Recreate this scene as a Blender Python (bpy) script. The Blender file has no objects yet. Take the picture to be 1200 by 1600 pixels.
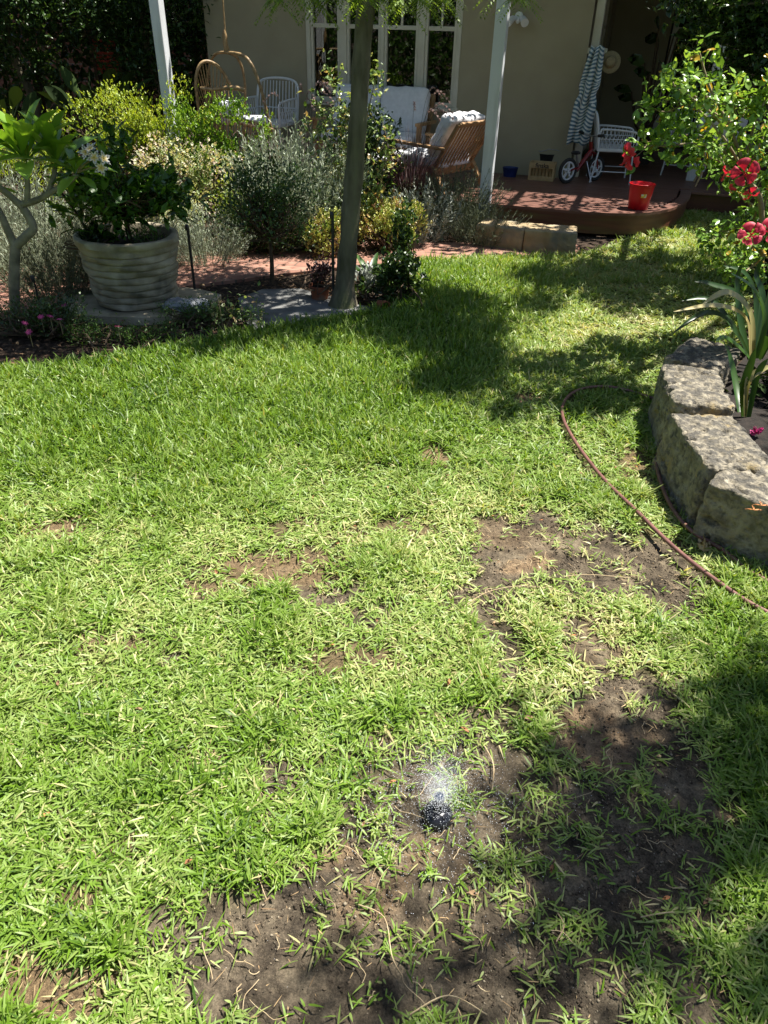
import bpy, bmesh, math, random
import numpy as np
from mathutils import Vector, Matrix

# ------------------------------------------------------------------ camera, light, exposure
H, F = 1.5, 1116.0
PITCH, ROLL = math.radians(34.1), math.radians(1.56)
_fw = np.array([0, math.cos(PITCH), -math.sin(PITCH)])
_r0 = np.array([1.0, 0, 0]); _u0 = np.cross(_r0, _fw)
_r = math.cos(ROLL)*_r0 + math.sin(ROLL)*_u0
_u = -math.sin(ROLL)*_r0 + math.cos(ROLL)*_u0
CAM = np.array([0, 0, H])

scene = bpy.context.scene
COL = scene.collection
cd = bpy.data.cameras.new('camera'); cam = bpy.data.objects.new('camera', cd); COL.objects.link(cam)
cam.matrix_world = Matrix(((_r[0], _u[0], -_fw[0], 0), (_r[1], _u[1], -_fw[1], 0), (_r[2], _u[2], -_fw[2], H), (0, 0, 0, 1)))
cd.sensor_fit = 'VERTICAL'; cd.sensor_height = 36; cd.lens = 36*F/1600
cd.clip_start = .02; cd.clip_end = 2000
scene.camera = cam
SUN_EL, SUN_AZ = math.radians(67), math.radians(25)      # azimuth measured from +X towards +Y
sdir = Vector((math.cos(SUN_EL)*math.cos(SUN_AZ), math.cos(SUN_EL)*math.sin(SUN_AZ), math.sin(SUN_EL)))
ld = bpy.data.lights.new('sun', 'SUN'); ld.energy = 5.0; ld.angle = math.radians(.55); ld.color = (1, .95, .87)
sun = bpy.data.objects.new('sun', ld); COL.objects.link(sun)
sun.rotation_euler = (-sdir).to_track_quat('-Z', 'Y').to_euler(); sun.location = (3, 3, 20)
w = bpy.data.worlds.new('World'); scene.world = w; w.use_nodes = True
wn = w.node_tree; bgn = wn.nodes['Background']; sky = wn.nodes.new('ShaderNodeTexSky')
sky.sky_type = 'NISHITA'; sky.sun_disc = False; sky.sun_elevation = SUN_EL; sky.sun_rotation = math.pi/2 - SUN_AZ
wn.links.new(sky.outputs[0], bgn.inputs[0]); bgn.inputs[1].default_value = .055
scene.view_settings.view_transform = 'Standard'; scene.view_settings.look = 'None'
scene.view_settings.exposure = 1.25; scene.view_settings.gamma = 1
scene.cycles.max_bounces = 6; scene.cycles.diffuse_bounces = 3; scene.cycles.glossy_bounces = 2
scene.cycles.transmission_bounces = 4; scene.cycles.transparent_max_bounces = 8

# ------------------------------------------------------------------ helpers
def ray(px, py): return _fw*F + _r*(px-600) - _u*(py-800)
def at(px, py, z=0.0):
    d = ray(px, py); return CAM + d*(z-H)/d[2]
def atY(px, py, Y):
    d = ray(px, py); return CAM + d*Y/d[1]
HC = np.array([1.91, 8.53]); HX = np.array([.954, -.301]); HN = np.array([-.301, -.954])
def hw(s, t, z=0): p = HC + HX*s + HN*t; return np.array([p[0], p[1], z])
HROT = math.atan2(HX[1], HX[0])
rng = np.random.default_rng(7); random.seed(7)

def _hash(ix, iy, iz, seed):
    n = (ix*374761393 + iy*668265263 + iz*2147483647 + seed*1274126177) & 0xFFFFFFFF
    n = ((n ^ (n >> 13))*1274126177) & 0xFFFFFFFF
    n = n ^ (n >> 16)
    return (n & 0xFFFF)/65535.0
def vnoise(x, y, z=0.0, seed=0):
    x, y, z = np.broadcast_arrays(np.asarray(x, float), np.asarray(y, float), np.asarray(z, float))
    fx, fy, fz = np.floor(x), np.floor(y), np.floor(z)
    ix, iy, iz = fx.astype(np.int64), fy.astype(np.int64), fz.astype(np.int64)
    u, v, q = x-fx, y-fy, z-fz
    u = u*u*(3-2*u); v = v*v*(3-2*v); q = q*q*(3-2*q)
    def L(k):
        a = _hash(ix, iy, iz+k, seed)*(1-u) + _hash(ix+1, iy, iz+k, seed)*u
        b = _hash(ix, iy+1, iz+k, seed)*(1-u) + _hash(ix+1, iy+1, iz+k, seed)*u
        return a*(1-v)+b*v
    return L(0)*(1-q)+L(1)*q
def fbm(x, y, z=0.0, sc=1.0, oct=4, seed=0):
    s = 0; a = .5; t = 0
    for o in range(oct):
        s = s + a*vnoise(np.asarray(x)*sc, np.asarray(y)*sc, np.asarray(z)*sc, seed+o*17); t += a; a *= .5; sc *= 2.03
    return s/t

def tag(o, label, cat, group=None):
    o['label'] = label; o['category'] = cat
    if group: o['group'] = group
    return o
def thing(name, loc, rz, label, cat, group=None, sc=1):
    o = bpy.data.objects.new(name, None); COL.objects.link(o); o.empty_display_size = .1
    o.location = tuple(loc); o.rotation_euler = (0, 0, rz); o.scale = (sc, sc, sc)
    return tag(o, label, cat, group)
def link(name, me, mat, parent=None, loc=None):
    o = bpy.data.objects.new(name, me); COL.objects.link(o)
    if mat is not None: me.materials.append(mat)
    if parent is not None: o.parent = parent
    if loc is not None: o.location = tuple(loc)
    return o
def npmesh(name, V, quads=None, tris=None, mat=None, parent=None, tint=None, smooth=False, attrs=None):
    V = np.asarray(V, np.float32)
    me = bpy.data.meshes.new(name); me.vertices.add(len(V)); me.vertices.foreach_set('co', V.ravel())
    parts = []; tot = []
    if quads is not None and len(quads): parts.append(np.asarray(quads, np.int32).ravel()); tot.append(np.full(len(quads), 4, np.int32))
    if tris is not None and len(tris): parts.append(np.asarray(tris, np.int32).ravel()); tot.append(np.full(len(tris), 3, np.int32))
    li = np.concatenate(parts); tot = np.concatenate(tot); st = np.concatenate([[0], np.cumsum(tot)[:-1]]).astype(np.int32)
    me.loops.add(len(li)); me.loops.foreach_set('vertex_index', li)
    me.polygons.add(len(tot)); me.polygons.foreach_set('loop_start', st)
    if smooth: me.polygons.foreach_set('use_smooth', np.ones(len(tot), bool))
    me.update(calc_edges=True)
    if tint is not None:
        a = me.attributes.new('tint', 'FLOAT', 'POINT'); a.data.foreach_set('value', np.asarray(tint, np.float32))
    if attrs:
        for k, v in attrs.items():
            a = me.attributes.new(k, 'FLOAT', 'POINT'); a.data.foreach_set('value', np.asarray(v, np.float32))
    return link(name, me, mat, parent)

class G:
    """collects polygons for one mesh"""
    def __init__(s): s.v = []; s.f = []
    def add(s, V, Fc):
        b = len(s.v); s.v += [tuple(map(float, p)) for p in V]; s.f += [tuple(b+i for i in f) for f in Fc]; return s
    def box(s, c, d, rot=None, bev=0):
        hx, hy, hz = d[0]/2, d[1]/2, d[2]/2
        b = min(bev, hx*.45, hy*.45, hz*.45)
        if b <= 0:
            V = [(x*hx, y*hy, z*hz) for z in (-1, 1) for x, y in ((-1, -1), (1, -1), (1, 1), (-1, 1))]
            Fc = [(3, 2, 1, 0), (4, 5, 6, 7), (0, 1, 5, 4), (1, 2, 6, 5), (2, 3, 7, 6), (3, 0, 4, 7)]
        else:
            V = []; 
            for z, ins in ((-hz, b), (-hz+b, 0), (hz-b, 0), (hz, b)):
                X, Y = hx-ins, hy-ins
                c2 = b
                V += [(-X+c2, -Y, z), (X-c2, -Y, z), (X, -Y+c2, z), (X, Y-c2, z), (X-c2, Y, z), (-X+c2, Y, z), (-X, Y-c2, z), (-X, -Y+c2, z)]
            Fc = [tuple(range(7, -1, -1)), tuple(range(24, 32))]
            for k in range(3):
                for i in range(8):
                    j = (i+1) % 8; Fc.append((k*8+i, k*8+j, k*8+8+j, k*8+8+i))
        R = Matrix.Identity(3) if rot is None else (rot if isinstance(rot, Matrix) else Matrix.Rotation(rot, 3, 'Z'))
        V = [tuple(R @ Vector(p) + Vector(tuple(c))) for p in V]
        return s.add(V, Fc)
    def bar(s, a, b, wd, th, up=(0, 0, 1), bev=0):
        a = Vector(tuple(a)); b = Vector(tuple(b)); d = b-a; L = d.length; d.normalize(); u = Vector(up)
        if abs(d.dot(u)) > .98: u = Vector((0, 1, 0))
        x = d.cross(u).normalized(); z = x.cross(d)
        R = Matrix((x, d, z)).transposed()
        return s.box((a+b)/2, (wd, L, th), R, bev)
    def tube(s, P, r, n=8, cap=True):
        P = [Vector(tuple(p)) for p in P]; m = len(P)
        if not hasattr(r, '__len__'): r = [r]*m
        t0 = (P[1]-P[0]).normalized(); u = t0.orthogonal().normalized(); V = []
        for i in range(m):
            t = (P[min(i+1, m-1)]-P[max(i-1, 0)]).normalized()
            u = (u - t*u.dot(t)); 
            if u.length < 1e-6: u = t.orthogonal()
            u.normalize(); v = t.cross(u)
            for k in range(n):
                a = 2*math.pi*k/n; V.append(P[i] + (u*math.cos(a)+v*math.sin(a))*r[i])
        Fc = [(i*n+k, i*n+(k+1) % n, (i+1)*n+(k+1) % n, (i+1)*n+k) for i in range(m-1) for k in range(n)]
        if cap: Fc += [tuple(range(n-1, -1, -1)), tuple((m-1)*n+k for k in range(n))]
        return s.add(V, Fc)
    def lathe(s, prof, n=32, c=(0, 0, 0), jit=None):
        V = []; m = len(prof)
        for i, (r, z) in enumerate(prof):
            for k in range(n):
                a = 2*math.pi*k/n; rr = r if jit is None else r + jit(a, z)
                V.append((c[0]+rr*math.cos(a), c[1]+rr*math.sin(a), c[2]+z))
        Fc = [(i*n+k, i*n+(k+1) % n, (i+1)*n+(k+1) % n, (i+1)*n+k) for i in range(m-1) for k in range(n)]
        Fc += [tuple((m-1)*n+k for k in range(n))]
        if prof[0][0] > 1e-6: Fc += [tuple(range(n-1, -1, -1))]
        return s.add(V, Fc)
    def prism(s, poly, z0, z1):
        n = len(poly); V = [(x, y, z0) for x, y in poly]+[(x, y, z1) for x, y in poly]
        Fc = [tuple(range(n-1, -1, -1)), tuple(range(n, 2*n))]+[(i, (i+1) % n, n+(i+1) % n, n+i) for i in range(n)]
        return s.add(V, Fc)
    def obj(s, name, mat, parent=None, smooth=False, sharp=None):
        me = bpy.data.meshes.new(name); me.from_pydata(s.v, [], s.f)
        bm = bmesh.new(); bm.from_mesh(me); bmesh.ops.recalc_face_normals(bm, faces=bm.faces); bm.to_mesh(me); bm.free()
        if smooth:
            me.polygons.foreach_set('use_smooth', [True]*len(me.polygons))
            try: me.set_sharp_from_angle(angle=math.radians(sharp or 50))
            except Exception: pass
        me.update()
        return link(name, me, mat, parent)

def smoothpath(P, k=6):
    P = [np.array(p, float) for p in P]; out = []
    for i in range(len(P)-1):
        p0 = P[max(i-1, 0)]; p1 = P[i]; p2 = P[i+1]; p3 = P[min(i+2, len(P)-1)]
        for j in range(k):
            t = j/k
            out.append(.5*((2*p1)+(-p0+p2)*t+(2*p0-5*p1+4*p2-p3)*t*t+(-p0+3*p1-3*p2+p3)*t**3))
    out.append(P[-1]); return out
def nrm(a): a = np.asarray(a, float); return a/np.maximum(np.linalg.norm(a, axis=-1, keepdims=True), 1e-9)

# ------------------------------------------------------------------ materials
def newmat(name):
    m = bpy.data.materials.new(name); m.use_nodes = True; nt = m.node_tree
    return m, nt, nt.nodes['Principled BSDF'], nt.nodes['Material Output']
def N(nt, t, **k):
    n = nt.nodes.new(t)
    for a, b in k.items(): setattr(n, a, b)
    return n
def mat(name, c1, c2=None, scale=8, rough=.6, bump=0, bscale=None, detail=6, metal=0, spec=.5, lo=.35, hi=.65, stretch=None, c3=None, c3scale=1.5, bdist=.004):
    m, nt, b, o = newmat(name); L = nt.links.new
    b.inputs['Roughness'].default_value = rough; b.inputs['Metallic'].default_value = metal
    b.inputs['Specular IOR Level'].default_value = spec
    tc = N(nt, 'ShaderNodeTexCoord'); vec = tc.outputs['Object']
    if stretch:
        mp = N(nt, 'ShaderNodeMapping'); mp.inputs['Scale'].default_value = stretch; L(vec, mp.inputs[0]); vec = mp.outputs[0]
    if c2 is None: c2 = tuple(x*.8 for x in c1)
    n1 = N(nt, 'ShaderNodeTexNoise'); n1.inputs['Scale'].default_value = scale; n1.inputs['Detail'].default_value = detail; L(vec, n1.inputs['Vector'])
    r = N(nt, 'ShaderNodeValToRGB'); r.color_ramp.elements[0].position = lo; r.color_ramp.elements[1].position = hi
    r.color_ramp.elements[0].color = (*c2, 1); r.color_ramp.elements[1].color = (*c1, 1); L(n1.outputs[0], r.inputs[0]); out = r.outputs[0]
    if c3:
        n3 = N(nt, 'ShaderNodeTexNoise'); n3.inputs['Scale'].default_value = c3scale; n3.inputs['Detail'].default_value = 5; L(vec, n3.inputs['Vector'])
        r3 = N(nt, 'ShaderNodeValToRGB'); r3.color_ramp.elements[0].position = .52; r3.color_ramp.elements[1].position = .66; L(n3.outputs[0], r3.inputs[0])
        mx = N(nt, 'ShaderNodeMixRGB'); L(r3.outputs[0], mx.inputs[0]); L(out, mx.inputs[1]); mx.inputs[2].default_value = (*c3, 1); out = mx.outputs[0]
    L(out, b.inputs['Base Color'])
    if bump:
        n2 = N(nt, 'ShaderNodeTexNoise'); n2.inputs['Scale'].default_value = bscale or scale*4; n2.inputs['Detail'].default_value = 8; L(vec, n2.inputs['Vector'])
        bp = N(nt, 'ShaderNodeBump'); bp.inputs['Strength'].default_value = bump; bp.inputs['Distance'].default_value = bdist
        L(n2.outputs[0], bp.inputs['Height']); L(bp.outputs[0], b.inputs['Normal'])
    return m
def leafmat(name, cols, rough=.42, trans=.3, spec=.5, tcol=None):
    m, nt, b, o = newmat(name); L = nt.links.new
    at_ = N(nt, 'ShaderNodeAttribute', attribute_name='tint')
    r = N(nt, 'ShaderNodeValToRGB'); e = r.color_ramp.elements
    while len(e) < len(cols): e.new(.5)
    for i, c in enumerate(cols): e[i].position = i/(len(cols)-1); e[i].color = (*c, 1)
    L(at_.outputs['Fac'], r.inputs[0]); L(r.outputs[0], b.inputs['Base Color'])
    b.inputs['Roughness'].default_value = rough; b.inputs['Specular IOR Level'].default_value = spec
    if trans > 0:
        tr = N(nt, 'ShaderNodeBsdfTranslucent'); mx = N(nt, 'ShaderNodeMixRGB', blend_type='MULTIPLY'); mx.inputs[0].default_value = 1
        L(r.outputs[0], mx.inputs[1]); mx.inputs[2].default_value = (*(tcol or (1.9, 1.7, .8)), 1); L(mx.outputs[0], tr.inputs[0])
        ms = N(nt, 'ShaderNodeMixShader'); ms.inputs[0].default_value = trans; L(b.outputs[0], ms.inputs[1]); L(tr.outputs[0], ms.inputs[2]); L(ms.outputs[0], o.inputs[0])
    return m

M_wall = mat('stucco', (.37, .335, .23), (.335, .30, .205), scale=3, rough=.9, bump=.5, bscale=160, bdist=.003)
M_trim = mat('painted_trim', (.62, .6, .5), (.55, .52, .42), scale=5, rough=.5, bump=.1, bscale=60)
M_white = mat('white_paint', (.78, .8, .82), (.66, .68, .7), scale=9, rough=.45, bump=.15, bscale=50, stretch=(1, 1, .2))
M_post = mat('white_post_paint', (.74, .77, .8), (.6, .62, .62), scale=14, rough=.4, bump=.2, bscale=40, stretch=(1, 1, .15), lo=.3, hi=.5)
M_deck = mat('deck_timber', (.21, .10, .072), (.12, .055, .04), scale=4, rough=.42, bump=.4, bscale=60, stretch=(.4, 6, 3))
M_fascia = mat('deck_fascia_timber', (.16, .06, .032), (.10, .036, .02), scale=5, rough=.4, bump=.3, bscale=50, stretch=(.5, .5, 5), c3=(.13, .09, .03), c3scale=3)
M_teak = mat('teak', (.40, .24, .11), (.28, .155, .065), scale=10, rough=.55, bump=.3, bscale=60, stretch=(1, 1, 1))
M_pine = mat('pale_pine', (.55, .4, .2), (.42, .28, .13), scale=12, rough=.6)
M_cane = mat('rattan_cane', (.40, .27, .13), (.22, .14, .06), scale=30, rough=.5, bump=.4, bscale=80)
M_cloth = mat('white_cushion_cloth', (.74, .75, .78), (.66, .67, .7), scale=20, rough=.95, bump=.5, bscale=14, bdist=.02)
M_black = mat('black_plastic', (.02, .02, .022), (.03, .03, .03), scale=20, rough=.45)
M_rubber = mat('black_rubber', (.018, .018, .018), (.03, .03, .028), scale=30, rough=.8)
M_redpl = mat('red_plastic', (.62, .012, .02), (.55, .01, .016), scale=6, rough=.32, spec=.5)
M_redmetal = mat('red_enamel', (.22, .008, .01), (.18, .007, .008), scale=6, rough=.25)
M_metal = mat('grey_metal', (.45, .45, .46), (.35, .35, .36), scale=20, rough=.3, metal=.9)
M_blue = mat('blue_plastic', (.012, .03, .16), (.01, .025, .12), scale=10, rough=.45)
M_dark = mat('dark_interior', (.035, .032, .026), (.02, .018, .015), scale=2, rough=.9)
M_curtain = mat('grey_curtain', (.25, .25, .22), (.14, .14, .12), scale=6, rough=.9, stretch=(12, 12, .3))
M_terra = mat('terracotta', (.33, .11, .05), (.22, .07, .035), scale=12, rough=.85, bump=.3, bscale=60, c3=(.25, .2, .15), c3scale=6)
M_concrete = mat('weathered_concrete', (.43, .38, .27), (.25, .215, .145), scale=7, rough=.92, bump=.7, bscale=50, c3=(.12, .11, .075), c3scale=4)
M_rock = mat('bluish_rock', (.36, .38, .4), (.22, .23, .24), scale=10, rough=.85, bump=.7, bscale=40)
M_gravel = mat('pale_stone', (.5, .47, .42), (.36, .33, .28), scale=30, rough=.85)
M_bark = mat('grey_bark', (.2, .175, .12), (.09, .08, .045), scale=16, rough=.92, bump=.9, bscale=45, stretch=(1, 1, .3), c3=(.13, .14, .06), c3scale=4, bdist=.01)
M_bark2 = mat('brown_stem', (.12, .08, .045), (.06, .04, .025), scale=25, rough=.9, bump=.4, bscale=60)
M_stemg = mat('pale_stem', (.3, .25, .14), (.2, .15, .08), scale=25, rough=.8, bump=.3, bscale=60)
M_fbark = mat('smooth_grey_bark', (.3, .27, .21), (.17, .15, .11), scale=14, rough=.8, bump=.5, bscale=40, c3=(.1, .09, .06), c3scale=6)
M_straw = leafmat('dry_straw', [(.5, .38, .2), (.36, .25, .12), (.2, .12, .06)], rough=.8, trans=.1)
M_litter = leafmat('dead_leaf_litter', [(.42, .3, .16), (.25, .14, .07), (.12, .07, .04), (.5, .2, .07)], rough=.8, trans=.1)
M_clod = leafmat('soil_crumbs', [(.055, .043, .031), (.10, .078, .055), (.17, .135, .09), (.33, .28, .2)], rough=1, trans=0, spec=.1)
M_brickwall = None

def brickmat(name, c1, c2, mortar, scale, bw=.5, rh=.25, off=.5, ms=.015, rough=.85):
    m, nt, b, o = newmat(name); L = nt.links.new
    tc = N(nt, 'ShaderNodeTexCoord'); br = N(nt, 'ShaderNodeTexBrick'); mp = N(nt, 'ShaderNodeMapping'); L(tc.outputs['Object'], mp.inputs[0]); L(mp.outputs[0], br.inputs[0])
    br.inputs['Color1'].default_value = (*c1, 1); br.inputs['Color2'].default_value = (*c2, 1); br.inputs['Mortar'].default_value = (*mortar, 1)
    br.inputs['Scale'].default_value = scale; br.inputs['Mortar Size'].default_value = ms; br.inputs['Brick Width'].default_value = bw; br.inputs['Row Height'].default_value = rh
    br.offset = off; br.inputs['Bias'].default_value = 0
    ns = N(nt, 'ShaderNodeTexNoise'); ns.inputs['Scale'].default_value = 9; ns.inputs['Detail'].default_value = 8; L(tc.outputs['Object'], ns.inputs['Vector'])
    rr = N(nt, 'ShaderNodeValToRGB'); rr.color_ramp.elements[0].position = .3; rr.color_ramp.elements[1].position = .7
    rr.color_ramp.elements[0].color = (.55, .5, .47, 1); rr.color_ramp.elements[1].color = (1.1, 1.1, 1.1, 1); L(ns.outputs[0], rr.inputs[0])
    mx = N(nt, 'ShaderNodeMixRGB', blend_type='MULTIPLY'); mx.inputs[0].default_value = 1; L(br.outputs[0], mx.inputs[1]); L(rr.outputs[0], mx.inputs[2])
    L(mx.outputs[0], b.inputs['Base Color']); b.inputs['Roughness'].default_value = rough
    ad = N(nt, 'ShaderNodeMath', operation='MULTIPLY_ADD'); L(br.outputs['Fac'], ad.inputs[0]); ad.inputs[1].default_value = -1.2; L(ns.outputs[0], ad.inputs[2])
    bp = N(nt, 'ShaderNodeBump'); bp.inputs['Strength'].default_value = .7; bp.inputs['Distance'].default_value = .006; L(ad.outputs[0], bp.inputs['Height']); L(bp.outputs[0], b.inputs['Normal'])
    return m, mp
M_path, _pm = brickmat('red_paving_brick', (.40, .215, .155), (.30, .15, .105), (.16, .12, .09), 2.17, ms=.012)
_pm.inputs['Rotation'].default_value = (0, 0, math.radians(12))
M_nbrick, _nm = brickmat('pink_brick', (.42, .2, .15), (.34, .16, .12), (.4, .36, .3), 2.0)
_nm.inputs['Rotation'].default_value = (math.pi/2, 0, 0)

def limestone():
    m, nt, b, o = newmat('weathered_limestone'); L = nt.links.new
    tc = N(nt, 'ShaderNodeTexCoord'); V = tc.outputs['Object']
    def noise(s, d=8):
        n = N(nt, 'ShaderNodeTexNoise'); n.inputs['Scale'].default_value = s; n.inputs['Detail'].default_value = d; n.inputs['Roughness'].default_value = .65; L(V, n.inputs['Vector']); return n.outputs[0]
    def ramp(i, a, c, p0, p1):
        r = N(nt, 'ShaderNodeValToRGB'); r.color_ramp.elements[0].position = p0; r.color_ramp.elements[1].position = p1
        r.color_ramp.elements[0].color = (*a, 1); r.color_ramp.elements[1].color = (*c, 1); L(i, r.inputs[0]); return r.outputs[0]
    base = ramp(noise(22, 12), (.2, .175, .125), (.46, .41, .31), .36, .62)
    lich = ramp(noise(5.5), (0, 0, 0), (1, 1, 1), .56, .66)
    och = N(nt, 'ShaderNodeMixRGB'); L(lich, och.inputs[0]); L(base, och.inputs[1]); och.inputs[2].default_value = (.4, .29, .11, 1)
    # black algae crust: mostly on the top faces
    ge = N(nt, 'ShaderNodeNewGeometry'); sp = N(nt, 'ShaderNodeSeparateXYZ'); L(ge.outputs['Normal'], sp.inputs[0])
    ad = N(nt, 'ShaderNodeMath', operation='MULTIPLY_ADD'); L(sp.outputs[2], ad.inputs[0]); ad.inputs[1].default_value = .14; L(noise(28, 12), ad.inputs[2])
    cr = ramp(ad.outputs[0], (0, 0, 0), (1, 1, 1), .53, .68)
    cm = N(nt, 'ShaderNodeMath', operation='MULTIPLY'); L(cr, cm.inputs[0]); cm.inputs[1].default_value = .85
    al = N(nt, 'ShaderNodeMixRGB'); L(cm.outputs[0], al.inputs[0]); L(och.outputs[0], al.inputs[1]); al.inputs[2].default_value = (.085, .082, .075, 1)
    L(al.outputs[0], b.inputs['Base Color']); b.inputs['Roughness'].default_value = .95; b.inputs['Specular IOR Level'].default_value = .2
    vo = N(nt, 'ShaderNodeTexVoronoi'); vo.inputs['Scale'].default_value = 38; L(V, vo.inputs['Vector'])
    pit = ramp(vo.outputs['Distance'], (0, 0, 0), (1, 1, 1), .05, .32)
    ab = N(nt, 'ShaderNodeMath', operation='MULTIPLY_ADD'); L(pit, ab.inputs[0]); ab.inputs[1].default_value = .4; L(noise(75, 12), ab.inputs[2])
    bp = N(nt, 'ShaderNodeBump'); bp.inputs['Strength'].default_value = 1; bp.inputs['Distance'].default_value = .018; L(ab.outputs[0], bp.inputs['Height']); L(bp.outputs[0], b.inputs['Normal'])
    return m
M_lime = limestone()
M_limeclean = mat('tan_limestone', (.42, .33, .2), (.3, .22, .12), scale=8, rough=.95, bump=1, bscale=45, c3=(.22, .2, .16), c3scale=5, bdist=.008)

# glass: thin pane, part mirror, part clear
def glass():
    m, nt, b, o = newmat('window_glass'); L = nt.links.new
    tr = N(nt, 'ShaderNodeBsdfTransparent'); tr.inputs[0].default_value = (.55, .58, .55, 1)
    gl = N(nt, 'ShaderNodeBsdfGlossy'); gl.inputs['Roughness'].default_value = .01; fr = N(nt, 'ShaderNodeFresnel'); fr.inputs[0].default_value = 1.75
    ms = N(nt, 'ShaderNodeMixShader'); L(fr.outputs[0], ms.inputs[0]); L(tr.outputs[0], ms.inputs[1]); L(gl.outputs[0], ms.inputs[2]); L(ms.outputs[0], o.inputs[0])
    return m
M_glass = glass()
def stripemat():
    m, nt, b, o = newmat('striped_towelling'); L = nt.links.new
    tc = N(nt, 'ShaderNodeTexCoord'); sx = N(nt, 'ShaderNodeSeparateXYZ'); L(tc.outputs['UV'], sx.inputs[0])
    mu = N(nt, 'ShaderNodeMath', operation='MULTIPLY'); mu.inputs[1].default_value = 26; L(sx.outputs[1], mu.inputs[0])
    fr = N(nt, 'ShaderNodeMath', operation='FRACT'); L(mu.outputs[0], fr.inputs[0]); gt = N(nt, 'ShaderNodeMath', operation='GREATER_THAN'); gt.inputs[1].default_value = .5; L(fr.outputs[0], gt.inputs[0])
    mx = N(nt, 'ShaderNodeMixRGB'); L(gt.outputs[0], mx.inputs[0]); mx.inputs[1].default_value = (.75, .8, .82, 1); mx.inputs[2].default_value = (.12, .22, .3, 1)
    L(mx.outputs[0], b.inputs['Base Color']); b.inputs['Roughness'].default_value = .95
    return m
M_stripe = stripemat()

# ------------------------------------------------------------------ ground: lawn, bare soil and beds as one sheet
LPX = [(0, 582), (120, 570), (210, 556), (300, 541), (385, 522), (470, 511), (560, 497), (612, 480), (648, 455), (652, 425), (650, 412), (740, 409), (900, 403), (962, 381), (1022, 364), (1045, 352), (1068, 329)]
LP = [(-7.0, 3.9), (-3.2, 3.6)]+[tuple(at(x, y)[:2]) for x, y in LPX]
LP += [tuple(hw(1.9, .25)[:2]), (3.9, 7.3), (3.2, 6.6), (2.75, 5.6), (2.35, 4.6), (1.85, 3.7), (1.55, 3.45), (1.27, 3.0), (1.12, 2.6), (1.1, 2.25), (1.16, 2.1), (1.45, 1.76), (1.8, 1.45), (2.6, .9), (3.2, -.5), (3.2, -5), (-7, -5)]
LP = np.array(LP)
def inpoly(x, y, P):
    c = np.zeros(np.shape(x), bool); n = len(P); j = n-1
    for i in range(n):
        xi, yi = P[i]; xj, yj = P[j]
        cond = ((yi > y) != (yj > y)) & (x < (xj-xi)*(y-yi)/(yj-yi+1e-12)+xi)
        c ^= cond; j = i
    return c
# bare patches: (px, py, rx, ry, depth, kind) converted to ellipses on the ground
PATCH = [(835, 862, 95, 48, 1, 0), (965, 885, 105, 52, 1, 0), (848, 806, 34, 15, .9, 0), (770, 925, 60, 38, .9, 0), (1040, 920, 50, 45, .85, 0),
         (800, 878, 62, 22, 1.1, 1), (985, 1105, 75, 70, .9, 0), (700, 1180, 160, 30, .6, 0), (950, 1152, 75, 30, 1.1, 1), (1060, 1190, 60, 80, .9, 0), (930, 1010, 45, 50, .55, 1), (790, 1010, 35, 60, .5, 0),
         (720, 1220, 110, 45, .72, 0), (670, 1290, 150, 60, .75, 0), (600, 1380, 120, 70, .9, 1), (560, 1470, 200, 80, 1, 0), (390, 1500, 140, 90, 1, 0),
         (900, 1270, 210, 60, .7, 0), (1000, 1360, 130, 80, .95, 0), (800, 1400, 150, 70, .75, 0), (820, 1520, 190, 90, .85, 0), (640, 1570, 260, 60, 1.1, 0), (1080, 1540, 60, 80, .8, 0),
         (430, 890, 95, 30, .62, 2), (500, 925, 60, 26, .68, 0), (350, 925, 60, 18, .5, 2), (170, 1003, 60, 14, .5, 2), (258, 1042, 28, 12, .8, 0), (85, 832, 70, 16, .6, 3),
         (688, 712, 24, 8, .7, 3), (606, 730, 20, 7, .8, 3), (425, 1235, 32, 60, .75, 0), (130, 1390, 50, 20, .55, 3), (210, 1300, 60, 16, .45, 3), (70, 1565, 120, 55, .75, 3), (820, 625, 30, 6, .7, 3),
         (720, 1140, 120, 40, .35, 0), (560, 960, 60, 20, .45, 0), (400, 1100, 60, 20, .3, 3), (640, 830, 200, 18, .3, 3), (1010, 745, 26, 40, .45, 3), (540, 1040, 80, 26, .4, 3), (300, 1180, 90, 30, .35, 3)]
PW = []
for px, py, rx, ry, dp, kd in PATCH:
    c = at(px, py); a = at(px+rx, py); b = at(px, py-ry); b2 = at(px, min(py+ry, 1700))
    PW.append((c[0], (b[1]+b2[1])/2, abs(a[0]-c[0]), (b[1]-b2[1])/2, dp, kd))
def fields(x, y):
    """soil, sand, straw amounts 0..1 on the ground"""
    nx = x + (fbm(x, y, 0, 7, 4, 3)-.5)*.16; ny = y + (fbm(x, y, 0, 7, 4, 9)-.5)*.2
    soil = np.zeros_like(x); sand = np.zeros_like(x); straw = np.zeros_like(x)
    for cx, cy, rx, ry, dp, kd in PW:
        d = np.sqrt(((nx-cx)/rx)**2+((ny-cy)/ry)**2); v = np.clip((1.52-d)/.8, 0, 1)*dp
        soil = np.maximum(soil, v)
        if kd == 1: sand = np.maximum(sand, v)
        if kd in (2, 3): straw = np.maximum(straw, v)
    return np.clip(soil, 0, 1.1), np.clip(sand, 0, 1), np.clip(straw, 0, 1)
def gz(x, y):
    x = np.asarray(x, float); y = np.asarray(y, float)
    return (fbm(x, y, 0, 1.3, 3, 21)-.5)*.03*np.clip(1.2-np.abs(y-2.5)/6, 0, 1)
def axis(parts):
    out = [parts[0][0]]
    for a, b, s0, s1 in parts:
        p = a
        while p < b-1e-9:
            f = (p-a)/(b-a); p += s0*(1-f)+s1*f; out.append(min(p, b))
    return np.unique(np.round(out, 5))
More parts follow.
